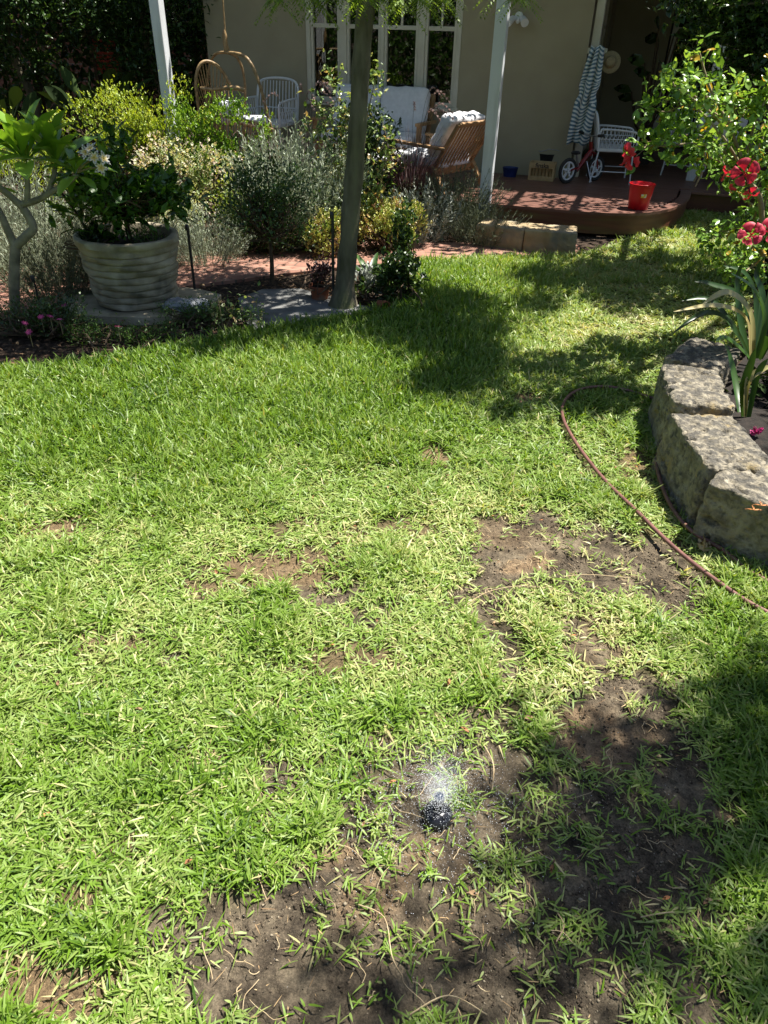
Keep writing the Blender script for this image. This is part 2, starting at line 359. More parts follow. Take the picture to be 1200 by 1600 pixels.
gx = axis([(-400, -8, 80, 4), (-8, -2, 2, .15), (-2, -.85, .08, .012), (-.85, 1.2, .0048, .0048), (1.2, 3.5, .012, .1), (3.5, 8, .2, 2), (8, 400, 4, 80)])
gy = axis([(-400, -5, 80, 1), (-5, .4, .6, .03), (.4, 1.3, .0045, .0045), (1.3, 2.2, .005, .009), (2.2, 3.2, .009, .03), (3.2, 9, .04, .25), (9, 20, .5, 3), (20, 400, 5, 80)])
X, Y = np.meshgrid(gx, gy); 
soil, sand, straw = fields(X, Y); lawn = inpoly(X, Y, LP).astype(float)
near = np.clip(3.2-Y, 0, 1)*np.clip(Y/.4, 0, 1)
fine = (fbm(X, Y, 0, 28, 4, 5)-.5)*.018 + (fbm(X, Y, 0, 100, 3, 6)-.5)*.013
Z = gz(X, Y) + fine*np.clip(soil+.15, 0, 1)*near - .006*np.clip(soil, 0, 1)
Z -= (1-lawn)*.012
ny_, nx_ = X.shape; idx = np.arange(nx_*ny_).reshape(ny_, nx_)
Q = np.stack([idx[:-1, :-1], idx[:-1, 1:], idx[1:, 1:], idx[1:, :-1]], -1).reshape(-1, 4)
def groundmat():
    m, nt, b, o = newmat('soil_and_lawn_floor'); L = nt.links.new
    tc = N(nt, 'ShaderNodeTexCoord'); V = tc.outputs['Object']
    def noise(s, d=8, r=.6):
        n = N(nt, 'ShaderNodeTexNoise'); n.inputs['Scale'].default_value = s; n.inputs['Detail'].default_value = d; n.inputs['Roughness'].default_value = r; L(V, n.inputs['Vector']); return n.outputs[0]
    def ramp(i, stops):
        r = N(nt, 'ShaderNodeValToRGB'); e = r.color_ramp.elements
        while len(e) < len(stops): e.new(.5)
        for k, (p, c) in enumerate(stops): e[k].position = p; e[k].color = (*c, 1)
        L(i, r.inputs[0]); return r.outputs[0]
    def attr(n): return N(nt, 'ShaderNodeAttribute', attribute_name=n).outputs['Fac']
    def mix(f, a, c):
        x = N(nt, 'ShaderNodeMixRGB'); L(f, x.inputs[0]); L(a, x.inputs[1]) if not isinstance(a, tuple) else None; L(c, x.inputs[2]); return x.outputs[0]
    under = ramp(noise(60), [(.3, (.035, .04, .014)), (.5, (.075, .07, .03)), (.72, (.2, .16, .08))])
    dirt = ramp(noise(9, 12, .75), [(.36, (.03, .025, .019)), (.45, (.08, .064, .045)), (.54, (.15, .121, .083)), (.66, (.27, .222, .15))])
    grit = ramp(noise(220, 4), [(.3, (.55, .55, .55)), (.5, (1, 1, 1)), (.72, (1.6, 1.55, 1.5))])
    sandc = ramp(noise(30, 8), [(.35, (.13, .085, .05)), (.6, (.33, .235, .14))])
    mulch = ramp(noise(40, 8), [(.35, (.02, .014, .01)), (.55, (.06, .042, .03)), (.7, (.16, .12, .085))])
    strawc = ramp(noise(90, 8), [(.3, (.1, .06, .035)), (.6, (.32, .22, .12))])
    c = mix(attr('soil'), under, dirt); c = mix(attr('sand'), c, sandc); c = mix(attr('straw'), c, strawc); c = mix(attr('bed'), c, mulch)
    mm = N(nt, 'ShaderNodeMixRGB', blend_type='MULTIPLY'); mm.inputs[0].default_value = .8; L(c, mm.inputs[1]); L(grit, mm.inputs[2])
    L(mm.outputs[0], b.inputs['Base Color']); b.inputs['Roughness'].default_value = .97; b.inputs['Specular IOR Level'].default_value = .15
    bp = N(nt, 'ShaderNodeBump'); bp.inputs['Strength'].default_value = 1; bp.inputs['Distance'].default_value = .010; L(noise(130, 8, .75), bp.inputs['Height']); L(bp.outputs[0], b.inputs['Normal'])
    return m
sandn = np.clip((sand-.25)*1.2, 0, 1)*np.clip((fbm(X, Y, 0, 9, 4, 31)-.36)*6, 0, 1)
dirt_soil = np.clip(soil*1.6-straw*.7, 0, 1)
gnd = npmesh('ground', np.stack([X, Y, Z], -1).reshape(-1, 3), Q, None, groundmat(), smooth=True,
             attrs={'soil': np.clip(dirt_soil, 0, 1).ravel(), 'sand': (sandn*.9).ravel(), 'straw': np.clip(straw*.9, 0, 1).ravel(), 'bed': (1-lawn).ravel()})
gnd['kind'] = 'structure'

# raised soil behind the limestone wall
bed = G(); bp_ = [(1.64, 3.40), (1.42, 3.0), (1.33, 2.65), (1.28, 2.3), (1.6, 1.95), (2.3, 1.2), (6, .6), (6, 6.4), (3.4, 6.4), (2.9, 5.6), (2.5, 4.6), (2.0, 3.8), (1.78, 3.5)]
bn = len(bp_); cx_, cy_ = 2.6, 3.2; V = []; rings = [1.0, .98, .9, .7, .4]
bw = bpy.data.meshes.new('tmp')
for k, f in enumerate(rings):
    for i in range(bn*6):
        a = np.array(bp_[i//6]); b = np.array(bp_[(i//6+1) % bn]); p = a+(b-a)*(i % 6)/6
        q = (cx_+(p[0]-cx_)*f, cy_+(p[1]-cy_)*f)
        V.append((q[0], q[1], -.03 if k == 0 else .12+(vnoise(q[0]*6, q[1]*6, 0, 4)-.5)*.05))
m_ = bn*6; Fc = [(k*m_+i, k*m_+(i+1) % m_, (k+1)*m_+(i+1) % m_, (k+1)*m_+i) for k in range(len(rings)-1) for i in range(m_)]+[tuple((len(rings)-1)*m_+i for i in range(m_))]
bed.add(V, Fc)
M_bed = mat('dark_garden_soil', (.026, .019, .014), (.010, .008, .006), scale=30, rough=1, bump=1, bscale=120, bdist=.01)
o = bed.obj('garden_soil', M_bed); o['kind'] = 'structure'

# brick path and grey slab
PN = [(-250, 515), (0, 492), (150, 470), (310, 447), (400, 436), (480, 426), (560, 416), (650, 412), (740, 409), (905, 404)]
PF = [(905, 384), (740, 382), (650, 380), (560, 380), (480, 388), (310, 396), (150, 410), (0, 425), (-250, 440)]
g = G(); g.prism([tuple(at(x, y)[:2]) for x, y in PN+PF], -.02, .012); o = g.obj('brick_path', M_path); o['kind'] = 'structure'
SL = [(372, 470), (410, 456), (470, 455), (520, 468), (560, 480), (592, 487), (560, 497), (500, 508), (440, 518), (395, 521), (380, 500)]
g = G(); g.prism([tuple(at(x, y)[:2]) for x, y in SL], -.02, .018)
o = g.obj('stone_slab', mat('grey_slab', (.2, .2, .19), (.10, .10, .095), scale=6, rough=.9, bump=.6, bscale=40)); tag(o, 'flat grey stepping slab lying at the edge of the lawn beside the tree trunk', 'paving slab')

# ------------------------------------------------------------------ leaf clouds
def tmpl(kind):
    if kind == 'oval':
        v = [(0, 0, 0), (.3, .42, .05), (.3, -.42, .05), (.68, .4, .02), (.68, -.4, .02), (1, 0, -.1), (.33, 0, -.02), (.7, 0, -.05)]
        t = [(0, 6, 1), (0, 2, 6), (3, 5, 7), (7, 5, 4)]; q = [(6, 7, 3, 1), (2, 4, 7, 6)]
    elif kind == 'diamond':
        v = [(0, 0, 0), (.45, .5, .08), (.45, -.5, .08), (1, 0, -.05)]; t = [(0, 2, 1), (1, 2, 3)]; q = []
    elif kind == 'blade':
        v = [(0, -.32, 0), (0, .32, 0), (.32, -.5, .0), (.32, .5, .0), (.7, -.3, 0), (.7, .3, 0), (1, 0, 0)]; q = [(0, 2, 3, 1), (2, 4, 5, 3)]; t = [(4, 6, 5)]
    elif kind == 'paddle':
        v = []; q = []; t = []
        prof = [(0, .1), (.15, .16), (.35, .55), (.6, .95), (.8, .85), (.93, .45), (1, .02)]
        for a, b in prof:
            up = -.16*a*a
            v += [(a, -b/2, up+.06*b), (a, 0, up), (a, b/2, up+.06*b)]
        for i in range(len(prof)-1):
            q += [(i*3, i*3+3, i*3+4, i*3+1), (i*3+1, i*3+4, i*3+5, i*3+2)]
    return np.array(v, float), np.array(q, int).reshape(-1, 4), np.array(t, int).reshape(-1, 3)
def leafarr(P, A, Nn, L, W, kind='oval', curl=None):
    T, q, t = tmpl(kind); n = len(P); k = len(T)
    A = nrm(A); S = nrm(np.cross(Nn, A)); U = np.cross(A, S)
    L = np.broadcast_to(L, (n,)); W = np.broadcast_to(W, (n,))
    V = P[:, None, :] + A[:, None, :]*(T[None, :, 0, None]*L[:, None, None]) + S[:, None, :]*(T[None, :, 1, None]*W[:, None, None]) + U[:, None, :]*(T[None, :, 2, None]*L[:, None, None])
    if curl is not None:
        cz = curl[:, None]*(T[None, :, 0]**2)*L[:, None]; V[:, :, 2] -= cz
    off = (np.arange(n)*k)[:, None, None]
    return V.reshape(-1, 3), (q[None]+off).reshape(-1, 4), (t[None]+off).reshape(-1, 3), k
def leafobj(name, sets, material, parent, smooth=False):
    """sets: list of (P,A,N,L,W,kind,tint[,curl])"""
    Vs = []; Qs = []; Ts = []; Tn = []; b = 0
    for st in sets:
        P, A, Nn, L, W, kind, tint = st[:7]; cu = st[7] if len(st) > 7 else None
        V, q, t, k = leafarr(np.asarray(P, float), np.asarray(A, float), np.asarray(Nn, float), L, W, kind, cu)
        Vs.append(V); Qs.append(q+b); Ts.append(t+b); Tn.append(np.repeat(np.clip(tint, 0, 1), k)); b += len(V)
    return npmesh(name, np.concatenate(Vs), np.concatenate(Qs), np.concatenate(Ts), material, parent, np.concatenate(Tn), smooth)
def rdir(n): return nrm(rng.normal(size=(n, 3)))
def ellipsoid_clumps(c, r, k, power=2.0, seed=0, zmin=-1):
    out = []
    while len(out) < k:
        d = rdir(1)[0]; f = rng.random()**(1/power)
        if d[2]*f < zmin: continue
        bumpy = .8+.4*vnoise(d[0]*2+5, d[1]*2+5, d[2]*2+5, seed)
        out.append(np.array(c)+d*f*bumpy*np.array(r))
    return np.array(out)
def cloud(cl, c, per, spread, L, W, kind='oval', up=.5, out=.6, tv=.5, flat=.6, ctint=.25):
    n = len(cl)*per; C = np.repeat(cl, per, 0); P = C + rng.normal(size=(n, 3))*spread
    o = nrm(C-np.array(c)+1e-6); A = nrm(o*out + rdir(n)*.9 + np.array([0, 0, up])); Nn = nrm(rdir(n)*flat+np.array([0, 0, 1])+o*.3)
    ti = .5+(rng.random(n)-.5)*tv + np.repeat(rng.normal(size=len(cl))*ctint, per)
    l = L*(.65+.6*rng.random(n))
    return (P, A, Nn, l, l*W, kind, ti)
def twigs(g, base, cl, r0=.008, n=4, bend=.15, lim=120):
    base = np.array(base, float)
    for c in cl[:lim]:
        d = c-base; m1 = base+d*.35+np.array([rng.normal()*bend*.5, rng.normal()*bend*.5, abs(np.linalg.norm(d))*bend*.5]); m2 = base+d*.72+rng.normal(size=3)*bend*.2
        P = smoothpath([base, m1, m2, c], 3); k = len(P)
        g.tube(P, [r0*(1-.8*i/(k-1)) for i in range(k)], n, cap=False)

def bush(name, base, c, r, label, cat, lm, K=60, per=40, spread=.05, L=.04, W=.5, kind='oval', stem=M_bark2, r0=.008, group=None, tr=None, **kw):
    """base: world xyz of the foot; c: centre relative to the foot; r: radii"""
    t = thing(name, base, 0, label, cat, group); c = np.array(c, float)
    cl = ellipsoid_clumps(c, r, K, seed=K)
    leafobj('foliage', [cloud(cl, c-np.array([0, 0, r[2]*.5]), per, spread, L, W, kind, **kw)], lm, t)
    g = G()
    if tr: g.tube([(0, 0, -.03), (tr*.5, .01, c[2]*.3), (0, 0, c[2]*.75)], [tr*1.3, tr, tr*.7], 8); st = (0, 0, c[2]*.6)
    else: st = (0, 0, -.02)
    twigs(g, st, cl, r0); g.obj('stems', stem, t, True)
    return t
M_lavstem = mat('grey_green_stem', (.17, .19, .12), (.1, .12, .07), scale=30, rough=.9)
def spiky(name, base, n, h, spreadr, label, cat, lm, leafn=26, L=.025, W=.14, tilt=.45, stem=None, flower=None, group=None, lean=(0, 0)):
    """lavender-like: many upright stems clad with narrow leaves"""
    t = thing(name, base, 0, label, cat, group); S = []; g = G(); tips = []
    Ps = []; As = []; Ls = []; Ti = []
    for i in range(n):
        a = rng.random()*6.283; q = math.sqrt(rng.random()); p0 = np.array([math.cos(a)*q*spreadr*.45, math.sin(a)*q*spreadr*.45, -.01])
        ti = tilt*q; hh = h*(.55+.5*rng.random())*(1-.25*q); d = nrm(np.array([math.cos(a)*ti+lean[0], math.sin(a)*ti+lean[1], 1])+rng.normal(size=3)*.1)
        p1 = p0+d*hh*.5; p2 = p0+d*hh+np.array([0, 0, -.04*hh*q]); path = smoothpath([p0, p1, p2], 3)
        g.tube(path, .0018, 3, cap=False)
        f = .06+.94*rng.random(leafn); seg = p0[None]+(p2-p0)[None]*f[:, None]+rng.normal(size=(leafn, 3))*.006
        Ps.append(seg); As.append(nrm(d[None]*.9+rdir(leafn)*.75)); Ls.append(L*1.25*(.6+.7*rng.random(leafn))); Ti.append(np.full(leafn, rng.random()*.5+.1)+rng.random(leafn)*.4)
        tips.append((p2, d))
    P = np.concatenate(Ps); A = np.concatenate(As); l = np.concatenate(Ls)
    leafobj('foliage', [(P, A, rdir(len(P)), l, l*W, 'diamond', np.concatenate(Ti))], lm, t)
    g.obj('stems', stem or M_lavstem, t)
    if flower:
        fm, fn = flower; idxs = rng.permutation(len(tips))[:fn]; g2 = G()
        for i in idxs:
            p, d = tips[i]; q = p+d*.05; g2.tube([p, q, q+d*.01], [.004, .006, .002], 5)
        g2.obj('flower_spikes', fm, t)
    return t
def strap(name, base, blades, label, cat, lm, group=None, part='leaf'):
    """blades: list of (azimuth, length, width, start elevation, droop, tint) each blade its own part"""
    t = thing(name, base, 0, label, cat, group)
    for az, ln, wd, el, dr, ti in blades:
        n = 9; V = []; p = np.array([math.cos(az)*.01, math.sin(az)*.01, 0.0]); e = el; side = np.array([-math.sin(az), math.cos(az), 0])
        for i in range(n):
            f = i/(n-1); wv = wd*(.55+.45*math.sin(min(1, f*1.7)*math.pi/2))*(1-f**3.2)+.0008
            up = np.array([-math.cos(az)*math.sin(e), -math.sin(az)*math.sin(e), math.cos(e)])
            V += [p-side*wv/2+up*wv*.18, p, p+side*wv/2+up*wv*.18]
            p = p+np.array([math.cos(az)*math.cos(e), math.sin(az)*math.cos(e), math.sin(e)])*ln/(n-1); e -= dr/(n-1)
        Q = []
        for i in range(n-1): Q += [(i*3, i*3+3, i*3+4, i*3+1), (i*3+1, i*3+4, i*3+5, i*3+2)]
        npmesh(part, V, Q, None, lm, t, np.full(len(V), ti), True)
    return t

L_lemon = leafmat('lemon_leaf', [(.035, .09, .012), (.07, .17, .022), (.14, .27, .04)], rough=.35, trans=.3)
L_green = leafmat('leaf_mid_green', [(.03, .07, .012), (.06, .13, .02), (.1, .19, .035)])
L_dark = leafmat('leaf_dark_gloss', [(.022, .055, .01), (.04, .09, .016), (.075, .14, .03)], rough=.36, trans=.2)
L_dull = leafmat('leaf_deep_green', [(.022, .05, .011), (.045, .085, .02), (.08, .14, .035)], rough=.3, trans=.2)
L_yellow = leafmat('leaf_golden', [(.12, .21, .015), (.32, .43, .035), (.5, .56, .07)], rough=.45, trans=.35, tcol=(1.4, 1.3, .6))
L_lime = leafmat('leaf_fresh_lime', [(.06, .14, .012), (.15, .29, .02), (.26, .42, .045)], rough=.4, trans=.35)
L_var = leafmat('leaf_variegated', [(.08, .15, .02), (.22, .31, .09), (.52, .53, .34), (.55, .44, .36)], rough=.5, trans=.25)
L_lav = leafmat('leaf_grey_lavender', [(.2, .25, .15), (.36, .42, .29), (.55, .6, .48)], rough=.8, trans=.15, tcol=(1.2, 1.2, .9))
L_lavd = leafmat('leaf_dark_lavender', [(.045, .06, .033), (.09, .11, .06), (.17, .19, .12)], rough=.8, trans=.1)
L_silver = leafmat('leaf_silver', [(.2, .23, .18), (.34, .37, .31), (.5, .52, .46)], rough=.85, trans=.1, tcol=(1, 1, .9))
L_jade = leafmat('leaf_jade', [(.14, .23, .03), (.36, .43, .08), (.52, .53, .16), (.4, .22, .1)], rough=.35, trans=.2, tcol=(1.3, 1.2, .7))
L_purple = leafmat('leaf_burgundy', [(.03, .015, .016), (.07, .03, .035), (.12, .07, .06)], rough=.5, trans=.15, tcol=(1.2, 1, .9))
L_plume = leafmat('grass_plume', [(.3, .18, .17), (.45, .32, .3), (.55, .45, .4)], rough=.9, trans=.2, tcol=(1, .9, .9))
L_plum = leafmat('frangipani_leaf', [(.07, .16, .015), (.14, .28, .03), (.24, .40, .055)], rough=.28, trans=.3, tcol=(1.8, 1.6, .6))
L_hib = leafmat('hibiscus_leaf', [(.06, .14, .02), (.13, .25, .035), (.2, .36, .06), (.26, .4, .08), (.5, .33, .04)], rough=.3, trans=.3)
L_hibf = leafmat('hibiscus_petal', [(.38, .008, .03), (.62, .02, .06), (.74, .08, .13)], rough=.55, trans=.35, tcol=(1.3, .7, .7))
L_clivia = leafmat('strap_leaf', [(.014, .04, .006), (.028, .075, .01), (.07, .15, .02), (.5, .42, .2)], rough=.35, trans=.2)
L_fern = leafmat('feathery_leaf', [(.08, .14, .015), (.15, .25, .03), (.24, .36, .05)], rough=.5, trans=.4)
L_white = leafmat('white_petal', [(.8, .8, .76), (.85, .82, .7), (.8, .55, .05)], rough=.6, trans=.3, tcol=(1, 1, .95))
L_pink = leafmat('pink_petal', [(.5, .05, .2), (.6, .08, .28), (.7, .3, .45)], rough=.6, trans=.2, tcol=(1, .8, .9))

# hose path, needed by the grass too
pth = [(1420, 1070), (1200, 965), (1120, 915), (1050, 858), (990, 800), (945, 755), (905, 705), (880, 660), (881, 632), (905, 613), (950, 609), (1000, 618), (1035, 633), (1042, 655), (1033, 690), (1026, 722), (1034, 762), (1052, 800), (1080, 832), (1125, 860), (1185, 905), (1300, 960)]
HOSE = []
for i, (x, y) in enumerate(pth):
    q = at(x, y, .018); q[2] = gz(q[0], q[1])+.018+(.016 if i < 11 else .008); HOSE.append(q)
HOSEP = np.array(smoothpath(HOSE, 12))
ROT = HOSEP[:12*10]

# ------------------------------------------------------------------ lawn grass
M_grass = leafmat('lawn_grass', [(.045, .10, .01), (.15, .265, .02), (.215, .31, .07), (.34, .41, .13), (.52, .46, .24)], rough=.46, trans=.3, tcol=(1.6, 1.5, .5), spec=.4)
def grass():
    P = []; 
    # tufts per square metre in distance bands
    S = []
    bands = [(.3, 1.3, -1.15, 1.55, 8800), (1.3, 2.4, -2.1, 2.2, 6600), (2.4, 3.9, -2.9, 2.4, 4300), (3.9, 5.9, -3.2, 3.2, 2600), (5.9, 8.6, -.2, 4.2, 1300), (-5, .3, -6.5, 3.2, 420), (.3, 3.9, -6.5, -2.9, 420)]
    for y0, y1, x0, x1, dn in bands:
        n = int((y1-y0)*(x1-x0)*dn); x = x0+(x1-x0)*rng.random(n); y = y0+(y1-y0)*rng.random(n)
        ex = .02*(fbm(x*9, y*9, 0, 3, 3, 8)-.5)
        k = inpoly(x+ex*3, y+ex*3, LP); x = x[k]; y = y[k]
        dh = np.full(len(x), 9.0)
        for hp_ in ROT: dh = np.minimum(dh, np.hypot(x-hp_[0], y-hp_[1]))
        k = dh > .017+.03*rng.random(len(x))**3; x, y = x[k], y[k]
        soil, sand, straw = fields(x, y)
        cl = fbm(x, y, 0, 16, 3, 40); cl2 = fbm(x, y, 0, 5, 3, 41)
        dens = 1-soil*1.02 + (cl-.5)*np.where(soil > .05, 1.9, .5)
        dens = np.where(soil > .05, np.clip(dens, .0, 1)**1.7 + .022, np.clip(dens+.25, .3, 1))
        k = rng.random(len(x)) < dens
        x, y, soil, straw, cl, cl2 = x[k], y[k], soil[k], straw[k], cl[k], cl2[k]
        S.append(np.stack([x, y, soil, straw, cl, cl2], 1))
    S = np.concatenate(S); x, y, soil, straw, cl, cl2 = S.T; n = len(x)
    d = np.hypot(x, y)
    # tall thick grass on the far left of the lawn, short and pale in the middle
    tall = np.clip((y-2.15-.25*x+.25*(cl2-.5)*4)/.5, 0, 1)*np.clip((.9-x+ (y-3)*.35)/.7, 0, 1)
    tall = np.maximum(tall, .75*np.clip((x-.78-.15*np.abs(y-1.2))/.2, 0, 1)*(y < 1.9))
    tall = np.maximum(tall, .8*(y > 5.2)*np.clip((cl2-.35)*4, 0, 1))
    tuft = .62*np.clip((fbm(x*1.0, y*.9, 0, 6.5, 3, 61)-.54)*8, 0, 1)*(soil < .3)
    tall = np.maximum(tall, tuft)
    green = np.clip(tall+.15*(cl2-.5), 0, 1)
    ywx, ywy = at(870, 1000)[:2]; yel = np.exp(-(((x-ywx)/.28)**2+((y-ywy)/.26)**2))
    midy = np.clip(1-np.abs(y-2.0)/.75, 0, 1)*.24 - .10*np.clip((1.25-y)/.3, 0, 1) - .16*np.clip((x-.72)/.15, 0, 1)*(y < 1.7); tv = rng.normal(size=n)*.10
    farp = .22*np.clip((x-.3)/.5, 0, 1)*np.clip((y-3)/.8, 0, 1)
    nb = 4
    az0 = rng.random(n)*6.283; Ps = []; As = []; Ns = []; Ls = []; Ws = []; Ti = []; Cu = []
    for j in range(nb):
        az = az0+j*(6.283/nb)+rng.normal(size=n)*1.0
        el = np.radians(2+46*rng.random(n)**1.3) + tall*np.radians(14+26*rng.random(n)) + (cl-.5)*.5
        el = np.clip(el, .08, 1.4)
        ln = (.016+.040*rng.random(n)**1.3+.016*(rng.random(n) < .12))*(1-.25*np.clip(soil, 0, 1)) + tall*(.016+.045*rng.random(n)); ln *= np.clip(.9+.035*d, 1, 1.25)*np.where(y < .3, 1.5, 1)
        wd = (.0032+.0022*rng.random(n))*np.clip(.85+.14*d, 1, 1.8)*(1+.25*tall)*np.where((y < .3) | (x < -2.95), 2.4, 1)
        A = np.stack([np.cos(az)*np.cos(el), np.sin(az)*np.cos(el), np.sin(el)], 1)
        up = np.stack([-np.cos(az)*np.sin(el), -np.sin(az)*np.sin(el), np.cos(el)], 1); roll = rng.normal(size=(n, 1))*.55
        sd = np.stack([-np.sin(az), np.cos(az), np.zeros(n)], 1)
        z = gz(x, y)+.002+rng.random(n)*.012*(1-.7*np.clip(soil, 0, 1))+tall*.01*rng.random(n)
        Ps.append(np.stack([x+rng.normal(size=n)*.009, y+rng.normal(size=n)*.009, z], 1)); As.append(A); Ns.append(up+sd*roll); Ls.append(ln); Ws.append(wd)
        dead = rng.random(n) < (.012+.2*straw+.2*yel+.025*(1-tall))
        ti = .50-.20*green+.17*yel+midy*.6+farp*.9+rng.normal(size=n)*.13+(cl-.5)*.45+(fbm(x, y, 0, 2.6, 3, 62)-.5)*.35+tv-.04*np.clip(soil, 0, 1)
        ti = np.where(dead, .82+.18*rng.random(n), ti); Ti.append(ti); Cu.append(.1+.35*rng.random(n))
    P = np.concatenate(Ps); 
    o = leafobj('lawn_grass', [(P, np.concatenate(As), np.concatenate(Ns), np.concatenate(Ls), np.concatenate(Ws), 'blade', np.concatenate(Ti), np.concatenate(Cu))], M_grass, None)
    o['kind'] = 'stuff'; o['label'] = 'broad bladed green lawn with thin yellow and bare patches'; o['category'] = 'grass'
    print('tufts', n)
grass()

# dry stolons, straw and dead leaves on the lawn
def litter():
    g = G(); n = 0
    while n < 230:
        x = -1.0+2.4*rng.random(); y = .45+2.3*rng.random()
        s, a, st = [v[0] for v in fields(np.array([x]), np.array([y]))]
        if not inpoly(np.array([x]), np.array([y]), LP)[0] or rng.random() > .12+s*.9: continue
        az = rng.random()*6.28; ln = .02+.07*rng.random()**2; p = np.array([x, y, gz(x, y)+.006]); P = [p]; 
        for k in range(4):
            az += rng.normal()*.45; p = p+np.array([math.cos(az), math.sin(az), 0])*ln/4; q = p.copy(); q[2] = gz(p[0], p[1])+.006+.008*rng.random(); P.append(q)
        g.tube(smoothpath(P, 2), .0006+.0005*rng.random(), 4, cap=False); n += 1
    # the long pale runners around the middle bare patch
    for px in [[(700, 985), (720, 958), (760, 932), (810, 922), (860, 926), (905, 940)], [(905, 935), (950, 965), (985, 985), (1010, 1010)], [(560, 1420), (600, 1440), (612, 1500), (628, 1530)],
               [(1000, 1435), (1040, 1428), (1060, 1428)], [(755, 1170), (770, 1200), (768, 1240)], [(640, 1590), (700, 1560), (760, 1590)], [(870, 1430), (880, 1450), (868, 1475)], [(880, 905), (920, 900), (985, 905)]]:
        P = []
        for a, b in px:
            q = at(a, b); q[2] = gz(q[0], q[1])+.014; P.append(q)
        g.tube(smoothpath(P, 5), .0013, 5)
    o = g.obj('dry_runners', mat('dry_stolon', (.5, .4, .24), (.36, .26, .14), scale=40, rough=.8)); o['kind'] = 'stuff'; o['label'] = 'pale dry grass runners lying over the bare soil'; o['category'] = 'dry runners'
    n = 11000; x = -1.6+3.4*rng.random(n); y = .45+3.4*rng.random(n); s, a, st = fields(x, y)
    k = inpoly(x, y, LP) & (rng.random(n) < .08+.35*s+.9*st); x, y = x[k], y[k]; n = len(x); az = rng.random(n)*6.28
    A = np.stack([np.cos(az), np.sin(az), rng.normal(size=n)*.15], 1); Nn = nrm(np.stack([rng.normal(size=n)*.25, rng.normal(size=n)*.25, np.ones(n)], 1)); L = .006+.03*rng.random(n)**1.7
    o = leafobj('straw', [(np.stack([x, y, gz(x, y)+.004+.012*rng.random(n)], 1), A, Nn, L, .0010+.0014*rng.random(n), 'blade', rng.random(n))], M_straw, None)
    o['kind'] = 'stuff'; o['label'] = 'scattered dry straw in the thin parts of the lawn'; o['category'] = 'straw'
    n = 420; x = -2+4.4*rng.random(n); y = .5+6*rng.random(n)**1.2; k = inpoly(x, y, LP); x, y = x[k], y[k]; n = len(x); az = rng.random(n)*6.28
    A = np.stack([np.cos(az), np.sin(az), rng.normal(size=n)*.2], 1); Nn = nrm(np.stack([rng.normal(size=n)*.4, rng.normal(size=n)*.4, np.ones(n)], 1)); L = .01+.016*rng.random(n)
    S1 = (np.stack([x, y, gz(x, y)+.012+.02*rng.random(n)], 1), A, Nn, L, L*.45, 'oval', rng.random(n))
    # beds
    n = 6500; x = -3.6+5.2*rng.random(n); y = 3.4+3.6*rng.random(n); k = ~inpoly(x, y, LP); x, y = x[k], y[k]; n = len(x); az = rng.random(n)*6.28
    A = np.stack([np.cos(az), np.sin(az), rng.normal(size=n)*.2], 1); Nn = nrm(np.stack([rng.normal(size=n)*.4, rng.normal(size=n)*.4, np.ones(n)], 1)); L = .015+.035*rng.random(n)
    S2 = (np.stack([x, y, .012*rng.random(n)+.0], 1), A, Nn, L, L*.4, 'oval', rng.random(n)*.75)
    o = leafobj('leaf_litter', [S1, S2], M_litter, None); o['kind'] = 'stuff'; o['label'] = 'small dead brown leaves scattered on the lawn and the bed'; o['category'] = 'leaf litter'
litter()
def crumbs():
    n = 90000; x = -.9+2.2*rng.random(n); y = .45+1.75*rng.random(n); s, a, st = fields(x, y)
    k = inpoly(x, y, LP) & (rng.random(n) < np.clip(s*1.1-.1, 0, 1)*(.12+1.3*np.clip((fbm(x, y, 0, 8, 3, 77)-.42)*4, 0, 1))); x, y = x[k], y[k]; n = len(x)
    base = np.array([(1, 0, 0), (-1, 0, 0), (0, 1, 0), (0, -1, 0), (0, 0, 1), (0, 0, -1)], float); r = .0009+.0040*rng.random(n)**4
    fz = gz(x, y) + ((fbm(x, y, 0, 28, 4, 5)-.5)*.018+(fbm(x, y, 0, 100, 3, 6)-.5)*.013)*np.clip(s[k]+.15, 0, 1)*np.clip(3.2-y, 0, 1) - .006*np.clip(s[k], 0, 1)
    V = base[None]*r[:, None, None]*(.5+.9*rng.random((n, 6, 1))) + np.stack([x, y, fz+r*.3], 1)[:, None, :]
    t = np.array([(0, 2, 4), (2, 1, 4), (1, 3, 4), (3, 0, 4), (2, 0, 5), (1, 2, 5), (3, 1, 5), (0, 3, 5)])
    T = (t[None]+(np.arange(n)*6)[:, None, None]).reshape(-1, 3)
    o = npmesh('soil_crumbs', V.reshape(-1, 3), None, T, M_clod, None, np.repeat(rng.random(n)**1.6, 6)); o['kind'] = 'stuff'; o['label'] = 'crumbs of dark soil on the bare patches'; o['category'] = 'soil crumbs'
crumbs()

